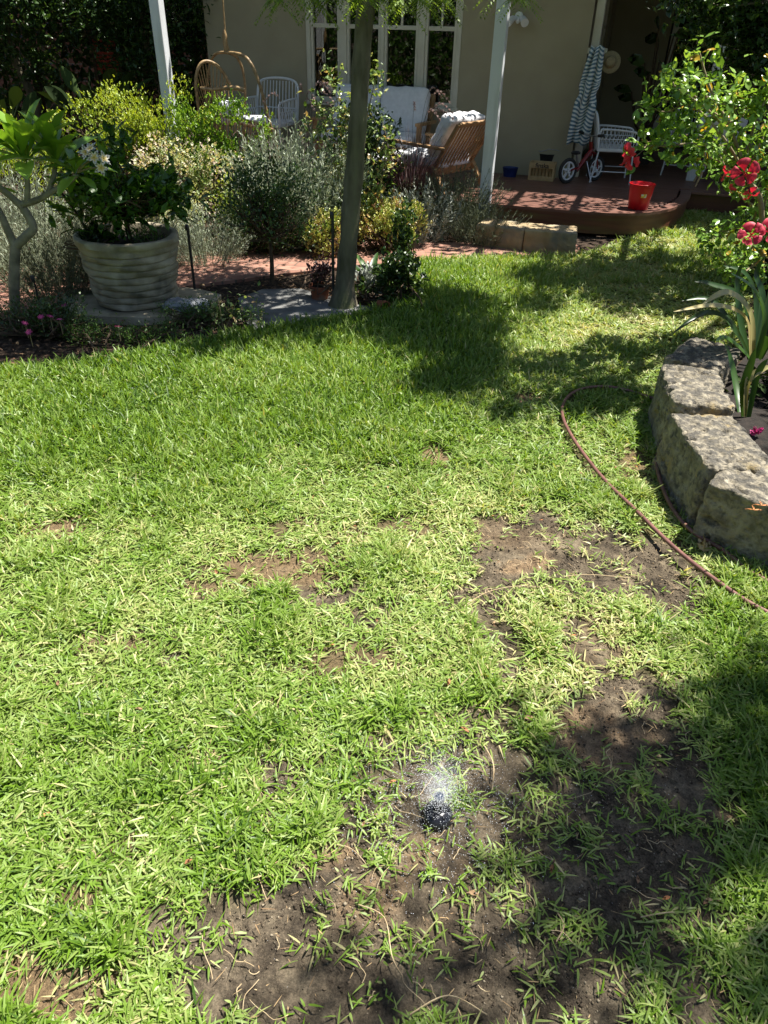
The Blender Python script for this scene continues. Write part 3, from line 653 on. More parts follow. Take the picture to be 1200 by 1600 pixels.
# ------------------------------------------------------------------ house
house = thing('house', hw(0, 0), HROT, 'cream rendered house wall with a wide white framed window and dark verandah recess', 'house')
def HL(s, t, z): return (s, -t, z)          # house-local coordinates (y axis points into the wall)
DZ = .2
WS0, WS1, WZ0, WZ1 = -3.05, -1.30, .80, 2.0
g = G()
wt = .22
def wbox(g, s0, s1, t0, t1, z0, z1, bev=0): g.box(((s0+s1)/2, -(t0+t1)/2, (z0+z1)/2), (abs(s1-s0), abs(t1-t0), z1-z0), None, bev)
wbox(g, -4.3, WS0, -wt, 0, 0, 2.75); wbox(g, WS1, 0, -wt, 0, 0, 2.75); wbox(g, WS0, WS1, -wt, 0, 0, WZ0-.04); wbox(g, WS0, WS1, -wt, 0, WZ1+.03, 2.75)
g.obj('wall', M_wall, house)
g = G(); wbox(g, -4.3, -4.08, -5, -wt-.002, 0, 2.75); g.obj('side_wall', M_wall, house)
# recess: side wall with doors, back wall
g = G(); wbox(g, -wt, 0, -1.0, -wt-.002, 0, 2.75); wbox(g, -wt, 0, -2.5, -1.0, 2.15, 2.75); wbox(g, -wt, 0, -3.4, -2.5, 0, 2.75)
wbox(g, 0.003, .75, -3.4, -3.2, 0, 2.75); wbox(g, .75, 2.15, -3.4, -3.2, 2.15, 2.75); wbox(g, 2.15, 5.5, -3.4, -3.2, 0, 2.75)
g.obj('recess_wall', mat('recess_wall_paint', (.3, .27, .17), (.26, .23, .14), scale=3, rough=.9), house)
# window: four lights with transoms
win = G()
fr = .05; yb = -.02
def fbar(g, s0, s1, z0, z1, t0=-.09, t1=.012): wbox(g, s0, s1, t0, t1, z0, z1, .004)
fbar(win, WS0, WS0+fr, WZ0, WZ1); fbar(win, WS1-fr, WS1, WZ0, WZ1); fbar(win, WS0+fr, WS1-fr, WZ1-.05, WZ1)
mul = [(-2.655, -2.575), (-2.185, -2.145), (-1.765, -1.69)]
for a, b in mul: fbar(win, a, b, WZ0, WZ1-.05, -.085, .010)
fbar(win, WS0-.02, WS1+.02, WZ0-.04, WZ0, -.09, .05)
wf = win.obj('window', M_trim, house)
lights = [(WS0+fr, mul[0][0]), (mul[0][1], mul[1][0]), (mul[1][1], mul[2][0]), (mul[2][1], WS1-fr)]
for a, b in lights:
    sg = G(); c = .03
    wbox(sg, a+.001, a+c, -.07, 0, WZ0+.001, WZ1-.051, .003); wbox(sg, b-c, b-.001, -.07, 0, WZ0+.001, WZ1-.051, .003); wbox(sg, a+c, b-c, -.07, 0, WZ0+.001, WZ0+.04, .003)
    wbox(sg, a+c, b-c, -.07, 0, WZ1-.09, WZ1-.051, .003); wbox(sg, a+c, b-c, -.066, -.004, 1.49, 1.53, .003); wbox(sg, (a+b)/2-.011, (a+b)/2+.011, -.062, -.008, 1.53, WZ1-.09, .002)
    sg.obj('sash', M_trim, wf)
    pg = G(); wbox(pg, a+c, b-c, -.042, -.036, WZ0+.04, 1.49); pg.obj('pane', M_glass, wf)
    pg = G(); wbox(pg, a+c, b-c, -.042, -.036, 1.53, WZ1-.09); pg.obj('pane', M_glass, wf)
# dark room behind the window
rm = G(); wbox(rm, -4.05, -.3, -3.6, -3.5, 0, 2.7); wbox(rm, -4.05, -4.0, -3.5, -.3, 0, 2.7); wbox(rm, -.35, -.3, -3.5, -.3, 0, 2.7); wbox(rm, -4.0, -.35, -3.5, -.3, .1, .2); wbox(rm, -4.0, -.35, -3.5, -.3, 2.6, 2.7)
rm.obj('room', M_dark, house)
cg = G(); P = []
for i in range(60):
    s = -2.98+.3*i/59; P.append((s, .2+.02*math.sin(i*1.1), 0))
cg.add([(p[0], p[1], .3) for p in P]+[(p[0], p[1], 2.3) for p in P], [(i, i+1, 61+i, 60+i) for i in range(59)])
cg.obj('curtain', M_curtain, house)
# french doors
def french(s0, s1, plane, name='door', side=False):
    """plane: t of the door (facing the garden) or s of a side door with s0..s1 along t"""
    d = G(); z0, z1 = DZ+.02, 2.1
    def bx(a, b, p0, p1, zz0, zz1):
        if side: wbox(d, p0, p1, a, b, zz0, zz1, .003)
        else: wbox(d, a, b, p0, p1, zz0, zz1, .003)
    n = 2; wdt = (s1-s0)/n
    for i in range(n):
        a = s0+i*wdt; b = a+wdt
        bx(a+.003, a+.07, plane-.045, plane, z0, z1); bx(b-.07, b-.003, plane-.045, plane, z0, z1)
        bx(a+.07, b-.07, plane-.045, plane, z0, z0+.2); bx(a+.07, b-.07, plane-.045, plane, z1-.08, z1); bx(a+.07, b-.07, plane-.04, plane-.004, 1.55, 1.6)
        bx((a+b)/2-.012, (a+b)/2+.012, plane-.038, plane-.006, 1.6, z1-.08); bx((a+b)/2-.012, (a+b)/2+.012, plane-.038, plane-.006, z0+.2, 1.55)
    dob = d.obj(name, M_trim, house)
    p = G()
    if side: wbox(p, plane-.025, plane-.02, s0+.07, s1-.07, z0+.2, z1-.08)
    else: wbox(p, s0+.07, s1-.07, plane-.025, plane-.02, z0+.2, z1-.08)
    p.obj('pane', M_glass, dob)
    h = G()
    hp = (plane+.02, -(s0+s1)/2, 1.1) if side else ((s0+s1)/2, -(plane+.02), 1.1)
    h.tube([(hp[0], hp[1], 1.05), (hp[0], hp[1], 1.17)], .012, 8); h.obj('handle', M_metal, dob)
french(-2.45, -1.05, -.03, side=True)
french(.77, 2.13, -3.23)
g = G(); wbox(g, .02, .1, -.12, -.04, DZ, 2.6, .004); g.obj('corner_post', M_trim, house)
# dark rooms behind the doors
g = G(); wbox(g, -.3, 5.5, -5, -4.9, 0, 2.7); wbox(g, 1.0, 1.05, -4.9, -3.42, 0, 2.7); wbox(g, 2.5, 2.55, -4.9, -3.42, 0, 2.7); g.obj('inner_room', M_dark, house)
# roof with eaves, verandah roof
rf = G(); 
def slab(g, pts, th):
    n = len(pts); V = [tuple(p) for p in pts]+[(p[0], p[1], p[2]+th) for p in pts]
    g.add(V, [tuple(range(n-1, -1, -1)), tuple(range(n, 2*n))]+[(i, (i+1) % n, n+(i+1) % n, n+i) for i in range(n)])
slab(rf, [HL(-4.7, .45, 2.62), HL(6, .2, 2.62), HL(6, -6, 4.6), HL(-4.7, -6, 4.7)], .12)
rf.obj('roof', mat('roof_sheet', (.3, .3, .3), (.25, .25, .25), scale=3, rough=.5), house)
g = G(); wbox(g, .0, 5.9, -3.2, .15, 2.56, 2.6); g.obj('ceiling', mat('verandah_ceiling', (.4, .38, .3), (.36, .34, .27), rough=.8), house)
g = G(); wbox(g, -4.7, 6, .16, .2, 2.5, 2.66); g.obj('gutter', M_trim, house)
g = G(); wbox(g, 3.9, 4.1, -3.2, .1, 0, 2.56); g.obj('end_wall', M_wall, house)
# verandah post in the recess, stands on the deck and belongs to the house
g = G(); wbox(g, 1.22, 1.32, -.45, -.35, DZ, 2.56, .006); g.obj('verandah_post', M_post, house)

# spot light on the wall
t = thing('wall_light', hw(-.72, .01, 1.63), HROT, 'white twin spotlight fixed high on the cream wall beside the window', 'wall light')
g = G(); g.tube([(0, 0, 0), (0, -.03, 0)], .04, 14); g.obj('base', M_white, t)
for sx in (-1, 1):
    g = G(); g.tube([(sx*.02, -.03, -.01), (sx*.05, -.06, -.02), (sx*.07, -.1, -.04), (sx*.085, -.13, -.055)], [.01, .028, .036, .04], 12); g.obj('lamp_head', M_white, t)
g = G(); g.tube([(0, -.03, -.02), (0, -.05, -.04), (0, -.055, -.06)], [.02, .025, .012], 10); g.obj('sensor', M_white, t)

# ------------------------------------------------------------------ deck
deck = thing('deck', hw(0, 1, 0), HROT, 'red brown timber deck with a curved corner in front of the house', 'deck')
def dl(s, t): return (s, -(t-1))
EDGE = [(1.25, .25), (1.22, .7), (1.12, 1.12), (.98, 1.42), (.8, 1.62), (.6, 1.72), (.4, 1.77), (-.2, 1.79), (-4.6, 1.79)]
def smax(t):
    if t < .25: return 3.88
    E_ = EDGE[:7]
    for (s0, t0), (s1, t1) in zip(E_, E_[1:]):
        if t0 <= t <= t1: return s0+(s1-s0)*(t-t0)/(t1-t0)
    return .4
g = G(); t0 = -3.18
while t0 < 1.66:
    t1 = t0+.086; sm = min(smax(t0), smax(t1))-(.1 if t0 > .16 else .0)
    s_l = -4.6 if t0 > 0.005 else .01
    cuts = [s_l]+sorted([s_l+(sm-s_l)*(.3+.4*rng.random())])+[sm]
    for a, b in zip(cuts, cuts[1:]):
        g.box(((a+b)/2, -((t0+t1)/2-1), DZ-.0125+rng.normal()*.0006), (b-a-.003, .086, .025), None, .002)
    t0 += .0905
g.obj('deck_boards', M_deck, deck)
# nosing board round the edge and fascia below
def offset(E_, d):
    out = []
    for i, (s, t) in enumerate(E_):
        a = np.array(E_[max(i-1, 0)]); b = np.array(E_[min(i+1, len(E_)-1)]); n = nrm(b-a); nn = np.array([n[1], -n[0]])
        # outward is away from (0,0)
        if nn.dot(np.array([s+2, t+1])) < 0: nn = -nn
        out.append((s+nn[0]*d, t+nn[1]*d))
    return out
E2 = [tuple(p) for p in smoothpath([np.array(e) for e in EDGE[:7]], 4)]+[(-.6, 1.79), (-.604, 1.79), (-4.6, 1.79)]
A_ = offset(E2, .018); B_ = offset(E2, -.085)
def ribbon(A, B, z0, z1, name, m, gap=()):
    g = G(); n = len(A); V = []
    for a, b in zip(A, B): V += [(*dl(*a), z0), (*dl(*b), z0), (*dl(*b), z1), (*dl(*a), z1)]
    Fc = []
    for i in range(n-1):
        for k in range(4): Fc.append((i*4+k, i*4+(k+1) % 4, i*4+4+(k+1) % 4, i*4+4+k))
    Fc += [(0, 1, 2, 3), tuple((n-1)*4+k for k in (3, 2, 1, 0))]
    g.add(V, Fc); return g.obj(name, m, deck, True, 40)
k = 12
ribbon(A_[:k+1], B_[:k+1], DZ-.022, DZ+.003, 'nosing_board', M_deck); ribbon(A_[k:], B_[k:], DZ-.022, DZ+.0025, 'nosing_board', M_deck)
C_ = offset(E2, 0); D_ = offset(E2, -.02)
ribbon(C_, D_, .02, DZ-.023, 'fascia_board', M_fascia)
g = G(); g.box((2.6, .745, .1), (2.7, .02, .155), None, .003); g.obj('fascia_board', M_fascia, deck)
g = G(); g.box((2.6, .72, DZ-.008), (2.7, .11, .024), None, .003); g.obj('nosing_board', M_deck, deck)
g = G(); g.box((-2.2, .2, .08), (4.7, 1.7, .12)); g.box((.4, .6, .08), (.9, .8, .12)); g.obj('joists', M_dark, deck)

# ------------------------------------------------------------------ pergola, and an unseen vine added to dapple the deck
perg = thing('pergola', hw(-1.5, 1.87, 0), HROT, 'white pergola with square posts along the edge of the deck', 'pergola')
def pl(s, t, z): return (s+1.5, -(t-1.87), z)
for s in (-3.69, -.54):
    g = G(); zb = .0 if s < -1 else .0
    g.box(pl(s, 1.87, 1.23), (.098, .098, 2.46), None, .006); g.obj('post', M_post, perg)
g = G(); g.box(pl(-1.4, 1.87, 2.53), (6.6, .07, .14), None, .004); g.obj('beam', M_white, perg)
for i in range(12):
    s = -4.6+.56*i
    g = G(); g.box(pl(s, 1.2, 2.65), (.045, 1.95, .09), None, .003); g.obj('rafter', M_white, perg)
t = thing('dapple_vine', hw(-1.5, 1.1, 2.7), HROT, 'leafy vine added out of view on top of the white pergola to dapple the deck', 'vine')
n = 9500; s = -3.2+6.6*rng.random(n); tt = -1.05+2.0*rng.random(n); k = (fbm(s, tt, 0, 4.5, 3, 55)+.3*rng.random(n) > .565) & ((s > -.3) | (tt > -.25)); s, tt = s[k], tt[k]; n = len(s)  # leaf cover and gaps shaped for the sun spots on the deck
P = np.stack([s, tt, rng.random(n)*.25], 1); L_ = .05+.04*rng.random(n)
leafobj('foliage', [(P, nrm(rdir(n)+np.array([0, 0, -.2])), nrm(rdir(n)*.5+np.array([0, 0, 1])), L_, L_*.75, 'oval', rng.random(n))], L_green, t)
g = G()
for i in range(14):
    a = -3.1+5.6*rng.random(); b = a+rng.normal()*.8; g.tube(smoothpath([(a, -1, .05), ((a+b)/2+rng.normal()*.2, 0, .1), (b, .95, .08)], 5), .009, 5)
g.obj('stems', M_bark2, t)

# ------------------------------------------------------------------ limestone blocks
def rock(name, c, dims, rz, m, label, group, cat='stone block', seed=1, amp=.012, rad=.025, res=56, taper=0):
    hx, hy, hz = [d/2 for d in dims]; bm = bmesh.new(); bmesh.ops.create_cube(bm, size=2); bmesh.ops.subdivide_edges(bm, edges=bm.edges, cuts=res, use_grid_fill=True)
    P = np.array([v.co[:] for v in bm.verts]); h = np.array([hx, hy, hz]); q = P*h; inner = np.clip(q, -(h-rad), h-rad); dd = q-inner; ln = np.linalg.norm(dd, axis=1, keepdims=True)
    d = np.where(ln > 1e-6, dd/np.maximum(ln, 1e-9), 0); p = inner+d*rad; d2 = nrm(d+P*.0001)
    nz = (fbm(p[:, 0]+seed*3, p[:, 1], p[:, 2], 9, 4, seed)-.5)*1.1*amp + (fbm(p[:, 0]+seed, p[:, 1], p[:, 2], 38, 4, seed+5)-.5)*amp*1.5
    pit = np.clip(fbm(p[:, 0], p[:, 1]+seed, p[:, 2], 26, 2, seed+9)-.66, 0, 1)*amp*-9
    p = p+d2*(nz+pit)[:, None]; p[:, :2] *= (1+taper*(.5-(p[:, 2:3]+hz)/(2*hz)))
    for v, a in zip(bm.verts, p): v.co = a
    me = bpy.data.meshes.new(name); bm.to_mesh(me); bm.free(); me.polygons.foreach_set('use_smooth', [True]*len(me.polygons))
    o = link(name, me, m); o.location = tuple(c); o.rotation_euler = (0, 0, rz); tag(o, label, cat, group); return o
GW = 'limestone blocks of the low wall on the right'
rock('limestone_block', (1.262, 2.4, .105), (.27, .46, .29), math.radians(-1), M_lime, 'weathered limestone block with yellow lichen, second nearest in the low curved wall', GW, seed=3, amp=.015, rad=.016, taper=.14)
rock('limestone_block', (1.385, 2.03, .1), (.5, .29, .285), math.radians(-44), M_lime, 'nearest limestone block at the right edge with its front face in shadow', GW, seed=8, amp=.015, rad=.016)
rock('limestone_block', (1.325, 2.86, .12), (.25, .42, .30), math.radians(-10), M_lime, 'lit grey limestone block third along the low wall with thin shadow lines', GW, seed=12, amp=.014, rad=.02, taper=.05)
rock('limestone_block', (1.5, 3.25, .12), (.25, .36, .29), math.radians(-38), M_lime, 'farthest limestone block of the low wall shaded by strap leaves', GW, seed=17, amp=.014, rad=.02)
rock('limestone_block', (1.78, 1.68, .1), (.5, .29, .28), math.radians(-38), M_lime, 'limestone block of the low wall just outside the right edge', GW, seed=23, amp=.018, rad=.03)
GK = 'limestone blocks forming the step to the deck'
ka, kb = at(740, 384), at(815, 394); kc = at(898, 400)
def kerb(a, b, dep, z, seed, label):
    d = (b-a)[:2]; L_ = np.linalg.norm(d); az = math.atan2(d[1], d[0]); n = np.array([-d[1], d[0]])/L_; c = (a+b)[:2]/2+n*dep/2
    rock('limestone_step', (c[0], c[1], z/2-.01), (L_-.008, dep, z+.01), az, M_limeclean, label, GK, seed=seed, amp=.008, rad=.015, res=26)
kerb(ka, kb, .28, .18, 31, 'tan limestone step block on the left in front of the deck, beside the lavender')
kerb(kb, kc, .28, .18, 37, 'greyer limestone step block on the right in front of the deck fascia')

# ------------------------------------------------------------------ hose, sprinkler
M_hose = mat('brown_hose_rubber', (.22, .105, .085), (.13, .06, .05), scale=30, rough=.42, bump=.1)
g = G(); g.tube(HOSEP, .0078, 10); hose = g.obj('garden_hose', M_hose, None, True, 180); tag(hose, 'reddish brown garden hose looping over the lawn beside the limestone wall', 'hose')

sp = at(683, 1277); sp_t = thing('sprinkler', (sp[0], sp[1], gz(sp[0], sp[1])), 0, 'black pop-up sprinkler spraying water in the bare soil', 'sprinkler')
M_wet = mat('wet_black_plastic', (.012, .013, .016), (.02, .02, .025), scale=30, rough=.15)
g = G(); g.lathe([(.036, -.02), (.037, .004), (.034, .014), (.027, .021), (.017, .026), (.013, .027)], 32); g.obj('cap', M_wet, sp_t, True)
g = G(); g.lathe([(.0115, .02), (.011, .055), (.0125, .06), (.0125, .068)], 20); g.obj('riser', M_wet, sp_t, True)
g = G(); g.lathe([(.011, .068), (.0115, .074), (.009, .08), (.003, .082), (.0005, .0825)], 20); g.obj('nozzle', mat('blue_grey_nozzle', (.05, .07, .11), (.03, .04, .07), scale=60, rough=.2), sp_t, True)
g = G()
for i in range(6):
    a = i*math.pi/3; g.box((math.cos(a)*.022, math.sin(a)*.022, .0245), (.009, .004, .004), a)
g.obj('lugs', M_wet, sp_t)
def spray():
    V = []; base = np.array([(1, 0, 0), (-1, 0, 0), (0, 1, 0), (0, -1, 0), (0, 0, 1), (0, 0, -1)], float)
    org = np.array([sp[0], sp[1], gz(sp[0], sp[1])+.076])
    n = 5200; az = rng.random(n)*6.283; el = np.radians(rng.normal(size=n)*14+12); tt = rng.random(n)**1.7*.30; sp_ = .9
    # arcs from the nozzle
    P1 = org+np.stack([np.cos(az)*np.cos(el)*tt, np.sin(az)*np.cos(el)*tt, np.sin(el)*tt-2.6*tt**2], 1); r1 = .00035+.0007*rng.random(n)**2
    n2 = 2600; P2 = org+rng.normal(size=(n2, 3))*np.array([.022, .02, .022])+np.array([0, .02, .01]); r2 = np.full(n2, .00045)
    n3 = 1400; P3 = np.stack([sp[0]+rng.normal(size=n3)*.2, sp[1]+rng.normal(size=n3)*.13, rng.random(n3)*.06+.004], 1); r3 = .0005+.0007*rng.random(n3)**3
    n4 = 7000; h4 = rng.random(n4)**.9*.08; P4 = org+np.stack([rng.normal(size=n4)*(.012+.30*h4)+.1*h4, rng.normal(size=n4)*(.012+.25*h4)+.5*h4, h4-.01], 1); r4 = .00022+.00033*rng.random(n4)**2
    P = np.concatenate([P1, P2, P3, P4]); r = np.concatenate([r1, r2, r3, r4]); k = P[:, 2] > .002; P, r = P[k], r[k]; n = len(P)
    V = base[None]*r[:, None, None]+P[:, None, :]
    t = np.array([(0, 2, 4), (2, 1, 4), (1, 3, 4), (3, 0, 4), (2, 0, 5), (1, 2, 5), (3, 1, 5), (0, 3, 5)]); T = (t[None]+(np.arange(n)*6)[:, None, None]).reshape(-1, 3)
    m = mat('water_droplets', (.85, .88, .92), (.8, .84, .9), scale=5, rough=.08, spec=1)
    o = npmesh('water_spray', V.reshape(-1, 3), None, T, m, None, smooth=True); o['kind'] = 'stuff'; o['label'] = 'fine water droplets sprayed by the sprinkler'; o['category'] = 'water spray'
spray()
c = at(705, 606); g = G(); g.lathe([(.06, -.01), (.06, .012), (.052, .018), (.03, .017), (.028, .012)], 28, (c[0], c[1], gz(c[0], c[1]))); o = g.obj('lawn_cap', mat('grey_plastic', (.16, .17, .18), (.1, .1, .11), scale=20, rough=.5), None, True); tag(o, 'round grey plastic cap set in the shaded lawn far from the sprinkler', 'lawn cap')

# ------------------------------------------------------------------ trees and their shade
SX, SY = sdir.x/sdir.z, sdir.y/sdir.z
def over(poly, n, z0, z1, gap=.45, sc=3.0, seed=0, dip=0):
    """crown clumps shifted sunward so that their shade falls inside poly"""
    W_ = np.array([at(x, y)[:2] for x, y in poly]); lo, hi = W_.min(0), W_.max(0); out = []; tries = 0
    while len(out) < n and tries < n*60:
        tries += 1; p = lo+(hi-lo)*rng.random(2)
        if not inpoly(np.array([p[0]]), np.array([p[1]]), W_)[0] or fbm(p[0], p[1], 0, sc, 3, seed) < gap: continue
        z = z0+(z1-z0)*rng.random(); out.append([p[0]+SX*z, p[1]+SY*z, z])
    return np.array(out)
def tree(name, base, trunk, r0, r1, clumps, label, cat, lm, per, spread, L, W, kind='oval', bark=M_bark, group=None, limbs=24, **kw):
    base = np.array(base, float); t = thing(name, base, 0, label, cat, group)
    T = smoothpath([np.array(p)-base for p in trunk], 6); k = len(T)
    g = G(); rr = [(r0+(r1-r0)*(i/(k-1))**.8)*(1+.07*math.sin(i*2.3+r0*90)) for i in range(k)]; rr[0] *= 1.7; rr[1] *= 1.28; rr[2] *= 1.1
    g.tube(T, rr, 20); g.v = [(x+.010*(vnoise(x*30, y*30, z*7, 3)-.5), y+.010*(vnoise(x*30, y*30, z*7, 4)-.5), z) for x, y, z in g.v]; g.v = [tuple(map(float, p)) for p in g.v]; g.obj('trunk', bark, t, True)
    cl = clumps-base; c = cl.mean(0)
    g = G(); top = T[-1]; mid = T[int(k*.8)]
    sel = cl[rng.permutation(len(cl))[:limbs]]
    for q in sel:
        st = top if rng.random() < .6 else mid
        P = smoothpath([st, st+(q-st)*.4+np.array([0, 0, .12*np.linalg.norm(q-st)]), st+(q-st)*.75+rng.normal(size=3)*.05, q], 3); m = len(P)
        g.tube(P, [r1*.55*(1-.85*i/(m-1)) for i in range(m)], 6, cap=False)
    g.obj('limbs', bark, t, True)
    leafobj('crown', [cloud(cl, c-np.array([0, 0, .5]), per, spread, L, W, kind, **kw)], lm, t)
    return t

A1 = [(575, 500), (640, 445), (700, 432), (860, 432), (850, 470), (790, 520), (850, 560), (900, 600), (850, 640), (760, 672), (700, 640), (650, 648), (610, 610), (600, 560)]
A2 = [(-60, 560), (60, 470), (300, 440), (560, 450), (600, 500), (560, 545), (400, 548), (300, 558), (100, 575)]
A3 = [(300, 470), (430, 430), (560, 440), (560, 500), (430, 510)]
cl = np.concatenate([over(A1, 120, 2.1, 3.3, .42, 2.6, 1), over(A2, 120, 2.2, 3.4, .36, 2.2, 2), over([(100, 480), (110, 420), (290, 410), (330, 470), (300, 520), (120, 520)], 34, 2.1, 2.9, .2, 3, 4), over([(340, 460), (360, 420), (520, 420), (520, 460)], 14, 2.2, 2.9, .2, 3, 5)])
low = np.array([atY(x, y, Y) for x, y, Y in [(428, -6, 4.5), (455, -14, 4.4), (488, -4, 4.6), (520, -12, 4.5), (566, -10, 4.3), (600, -6, 4.6), (650, -4, 4.5), (626, 0, 4.7), (688, -8, 4.5), (700, -16, 4.7), (812, -8, 4.4), (790, -26, 4.3), (540, -20, 4.6), (650, -18, 4.3)]])
T0 = [at(536, 480), atY(547, 350, 4.6), atY(559, 200, 4.62), atY(574, 0, 4.66), np.array([-.02, 4.7, 2.1]), np.array([.15, 4.75, 2.6])]
tr = tree('garden_tree', T0[0], T0, .062, .04, cl, 'slender grey trunked tree with feathery leaves growing in the bed beside the slab', 'tree', L_green, 70, .085, .075, .4, 'diamond', limbs=36)
# feathery leaflets hanging at the top of the view
PP = np.concatenate([low-T0[0]]*1); fp = []; fa = []; fl = []
for q in PP:
    for j in range(7):
        az = rng.random()*6.28; d = np.array([math.cos(az)*.8, math.sin(az)*.8, -.55+rng.random()*.5]); ln = .14+.06*rng.random()
        for i in range(22):
            f = i/22; p = q+d*ln*f+np.array([0, 0, -.05*f*f]); sd = (1 if i % 2 else -1); pr = nrm(np.cross(d, [0, 0, 1]))*sd
            fp.append(p); fa.append(nrm(pr*.8+d*.6+np.array([0, 0, -.2]))); fl.append(.05*(1-.5*f))
fp = np.array(fp); leafobj('hanging_leaves', [(fp, np.array(fa), nrm(rdir(len(fp))*.3+np.array([0, 0, 1])), np.array(fl), .009, 'diamond', rng.random(len(fp)))], L_fern, tr)
g = G()
for q in PP: g.tube(smoothpath([T0[5]-T0[0], (T0[5]-T0[0]+q)/2+np.array([0, 0, .3]), q], 4), .006, 5, cap=False)
g.obj('twigs', M_bark, tr)

B1 = [(875, 455), (900, 425), (1000, 408), (1130, 400), (1150, 470), (1060, 497), (950, 487)]
B2 = [(860, 600), (1000, 590), (1060, 600), (1040, 660), (960, 650), (870, 640)]
vis = np.array([atY(x, y, Y) for x, y, Y in [(1085, -5, 5.4), (1110, 20, 5.5), (1140, 10, 5.3), (1170, 25, 5.4), (1200, 20, 5.3), (1130, 60, 5.5), (1160, 75, 5.4), (1190, 70, 5.3), (1215, 50, 5.3), (1150, 100, 5.5), (1185, 110, 5.4), (1100, -15, 5.6), (1150, 40, 5.6), (1215, 100, 5.4), (1230, 10, 5.5), (1175, -10, 5.5)]])
cl = np.concatenate([over(B1, 60, 1.85, 2.7, .32, 3, 11), over(B2, 14, 2.0, 2.6, .45, 5, 12), vis, vis+rng.normal(size=vis.shape)*.12+np.array([.15, .25, .1]), over([(1010, 350), (1100, 330), (1180, 350), (1120, 380)], 20, 2.0, 2.7, .3, 3, 13)])
tree('overhanging_tree', (4.6, 5.9, .1), [(4.6, 5.9, .1), (4.5, 5.9, .9), (4.2, 5.8, 1.7), (3.7, 5.6, 2.1)], .09, .05, cl, 'dark leafy tree branch hanging down at the top right corner over the hibiscus', 'tree', L_dark, 90, .075, .07, .5, 'oval', limbs=30)

C = [over([(1095, 1090), (1260, 1050), (1300, 1330), (1180, 1340), (1100, 1290)], 20, 4.2, 5.2, .42, 5, 21), over([(880, 1150), (960, 1185), (1100, 1160), (1085, 1250), (960, 1235), (885, 1195)], 10, 4.2, 5.2, .42, 5, 22),
     over([(700, 1270), (900, 1270), (1100, 1300), (1120, 1400), (980, 1380), (800, 1330)], 9, 4.6, 5.6, .5, 6, 23), over([(820, 1420), (1100, 1420), (1150, 1520), (900, 1500)], 5, 4.6, 5.6, .4, 5, 24), over([(560, 1540), (760, 1560), (740, 1640), (540, 1620)], 3, 4.6, 5.6, .3, 4, 26), over([(1150, 1500), (1300, 1450), (1300, 1700), (1180, 1650)], 5, 4.3, 5.3, .35, 3, 25),
     over([(1140, 560), (1300, 560), (1300, 860), (1190, 800)], 10, 2.6, 3.6, .2, 3, 27)]
cl = np.concatenate(C)
tree('shade_tree', (4.4, 2.4, .1), [(4.4, 2.4, .1), (4.4, 2.5, 1.6), (4.1, 2.4, 3.2), (3.6, 2.2, 4.3)], .13, .07, cl, 'tall tree standing right of the view that shades the near corner of the lawn', 'tree', L_green, 34, .085, .08, .5, 'diamond', limbs=40)

# dark trees behind the garden, left of the house
BG = [((-3.0, 10.4), (-3.0, 10.3, 2.0), (1.1, .7, 1.25), 'dark glossy leaved tree touching the left corner of the house', .09, L_dark),
      ((-4.6, 10.2), (-4.5, 9.9, 2.1), (1.1, .8, 1.25), 'dense dark tree behind the golden hedge with a twisted grey stem', .085, L_dark),
      ((-6.2, 9.8), (-6.0, 9.5, 1.95), (1.1, .8, 1.2), 'dark tree with narrow glinting leaves at the top left corner', .08, L_dull),
      ((-4.0, 12.2), (-4.0, 12.0, 2.4), (1.6, .8, 1.6), 'taller shadowed tree standing farthest back near the brick wall', .1, L_dull)]
for (bx, by), c, r, lab, L_, lm in BG:
    cl = ellipsoid_clumps(c, r, 170, 2.2, int(bx*10) % 97, zmin=-.85)
    tree('garden_tree' if lm is L_dull else 'leafy_tree', (bx, by, 0), [(bx, by, -.05), (bx+.12, by-.05, .6), (bx-.05, by, 1.2), (c[0], c[1], 2.1)], .07, .035, cl, lab, 'tree', lm, 60, .13, L_, .42, 'oval', limbs=26, group='trees behind the left part of the garden')
# unseen hedge added behind the viewer for the window to reflect
t = thing('reflection_hedge', (0, -5.2, 0), 0, 'tall green hedge added out of sight behind the viewer for the window to reflect', 'hedge')
n = 26000; P = np.stack([-8+16*rng.random(n), .8*(rng.random(n)-.5), 3.9*rng.random(n)], 1); P[:, 1] += .3*(fbm(P[:, 0], P[:, 2], 0, 1.5, 3, 3)-.5)
leafobj('foliage', [(P, rdir(n), rdir(n), .13+.07*rng.random(n), .07, 'diamond', rng.random(n))], L_green, t)
g = G()
for i in range(12): g.tube([(-7.5+1.35*i, 0, 0), (-7.4+1.35*i, .05, 1.5), (-7.5+1.35*i, 0, 3.2)], [.06, .05, .02], 7)
g.obj('trunks', M_bark, t)

t = thing('reflection_side_hedge', (-8.2, 2.5, 0), 0, 'tall green hedge added out of view on the left for the window to reflect', 'hedge')  # unseen hedge added so the angled panes mirror green instead of bare ground
n = 22000; P = np.stack([.8*(rng.random(n)-.5), -8+16*rng.random(n), 3.9*rng.random(n)], 1)
leafobj('foliage', [(P, rdir(n), rdir(n), .14+.07*rng.random(n), .08, 'diamond', rng.random(n))], L_green, t)
g = G()
for i in range(12): g.tube([(0, -7.5+1.35*i, 0), (.05, -7.4+1.35*i, 1.5), (0, -7.5+1.35*i, 3.2)], [.06, .05, .02], 7)
g.obj('trunks', M_bark, t)

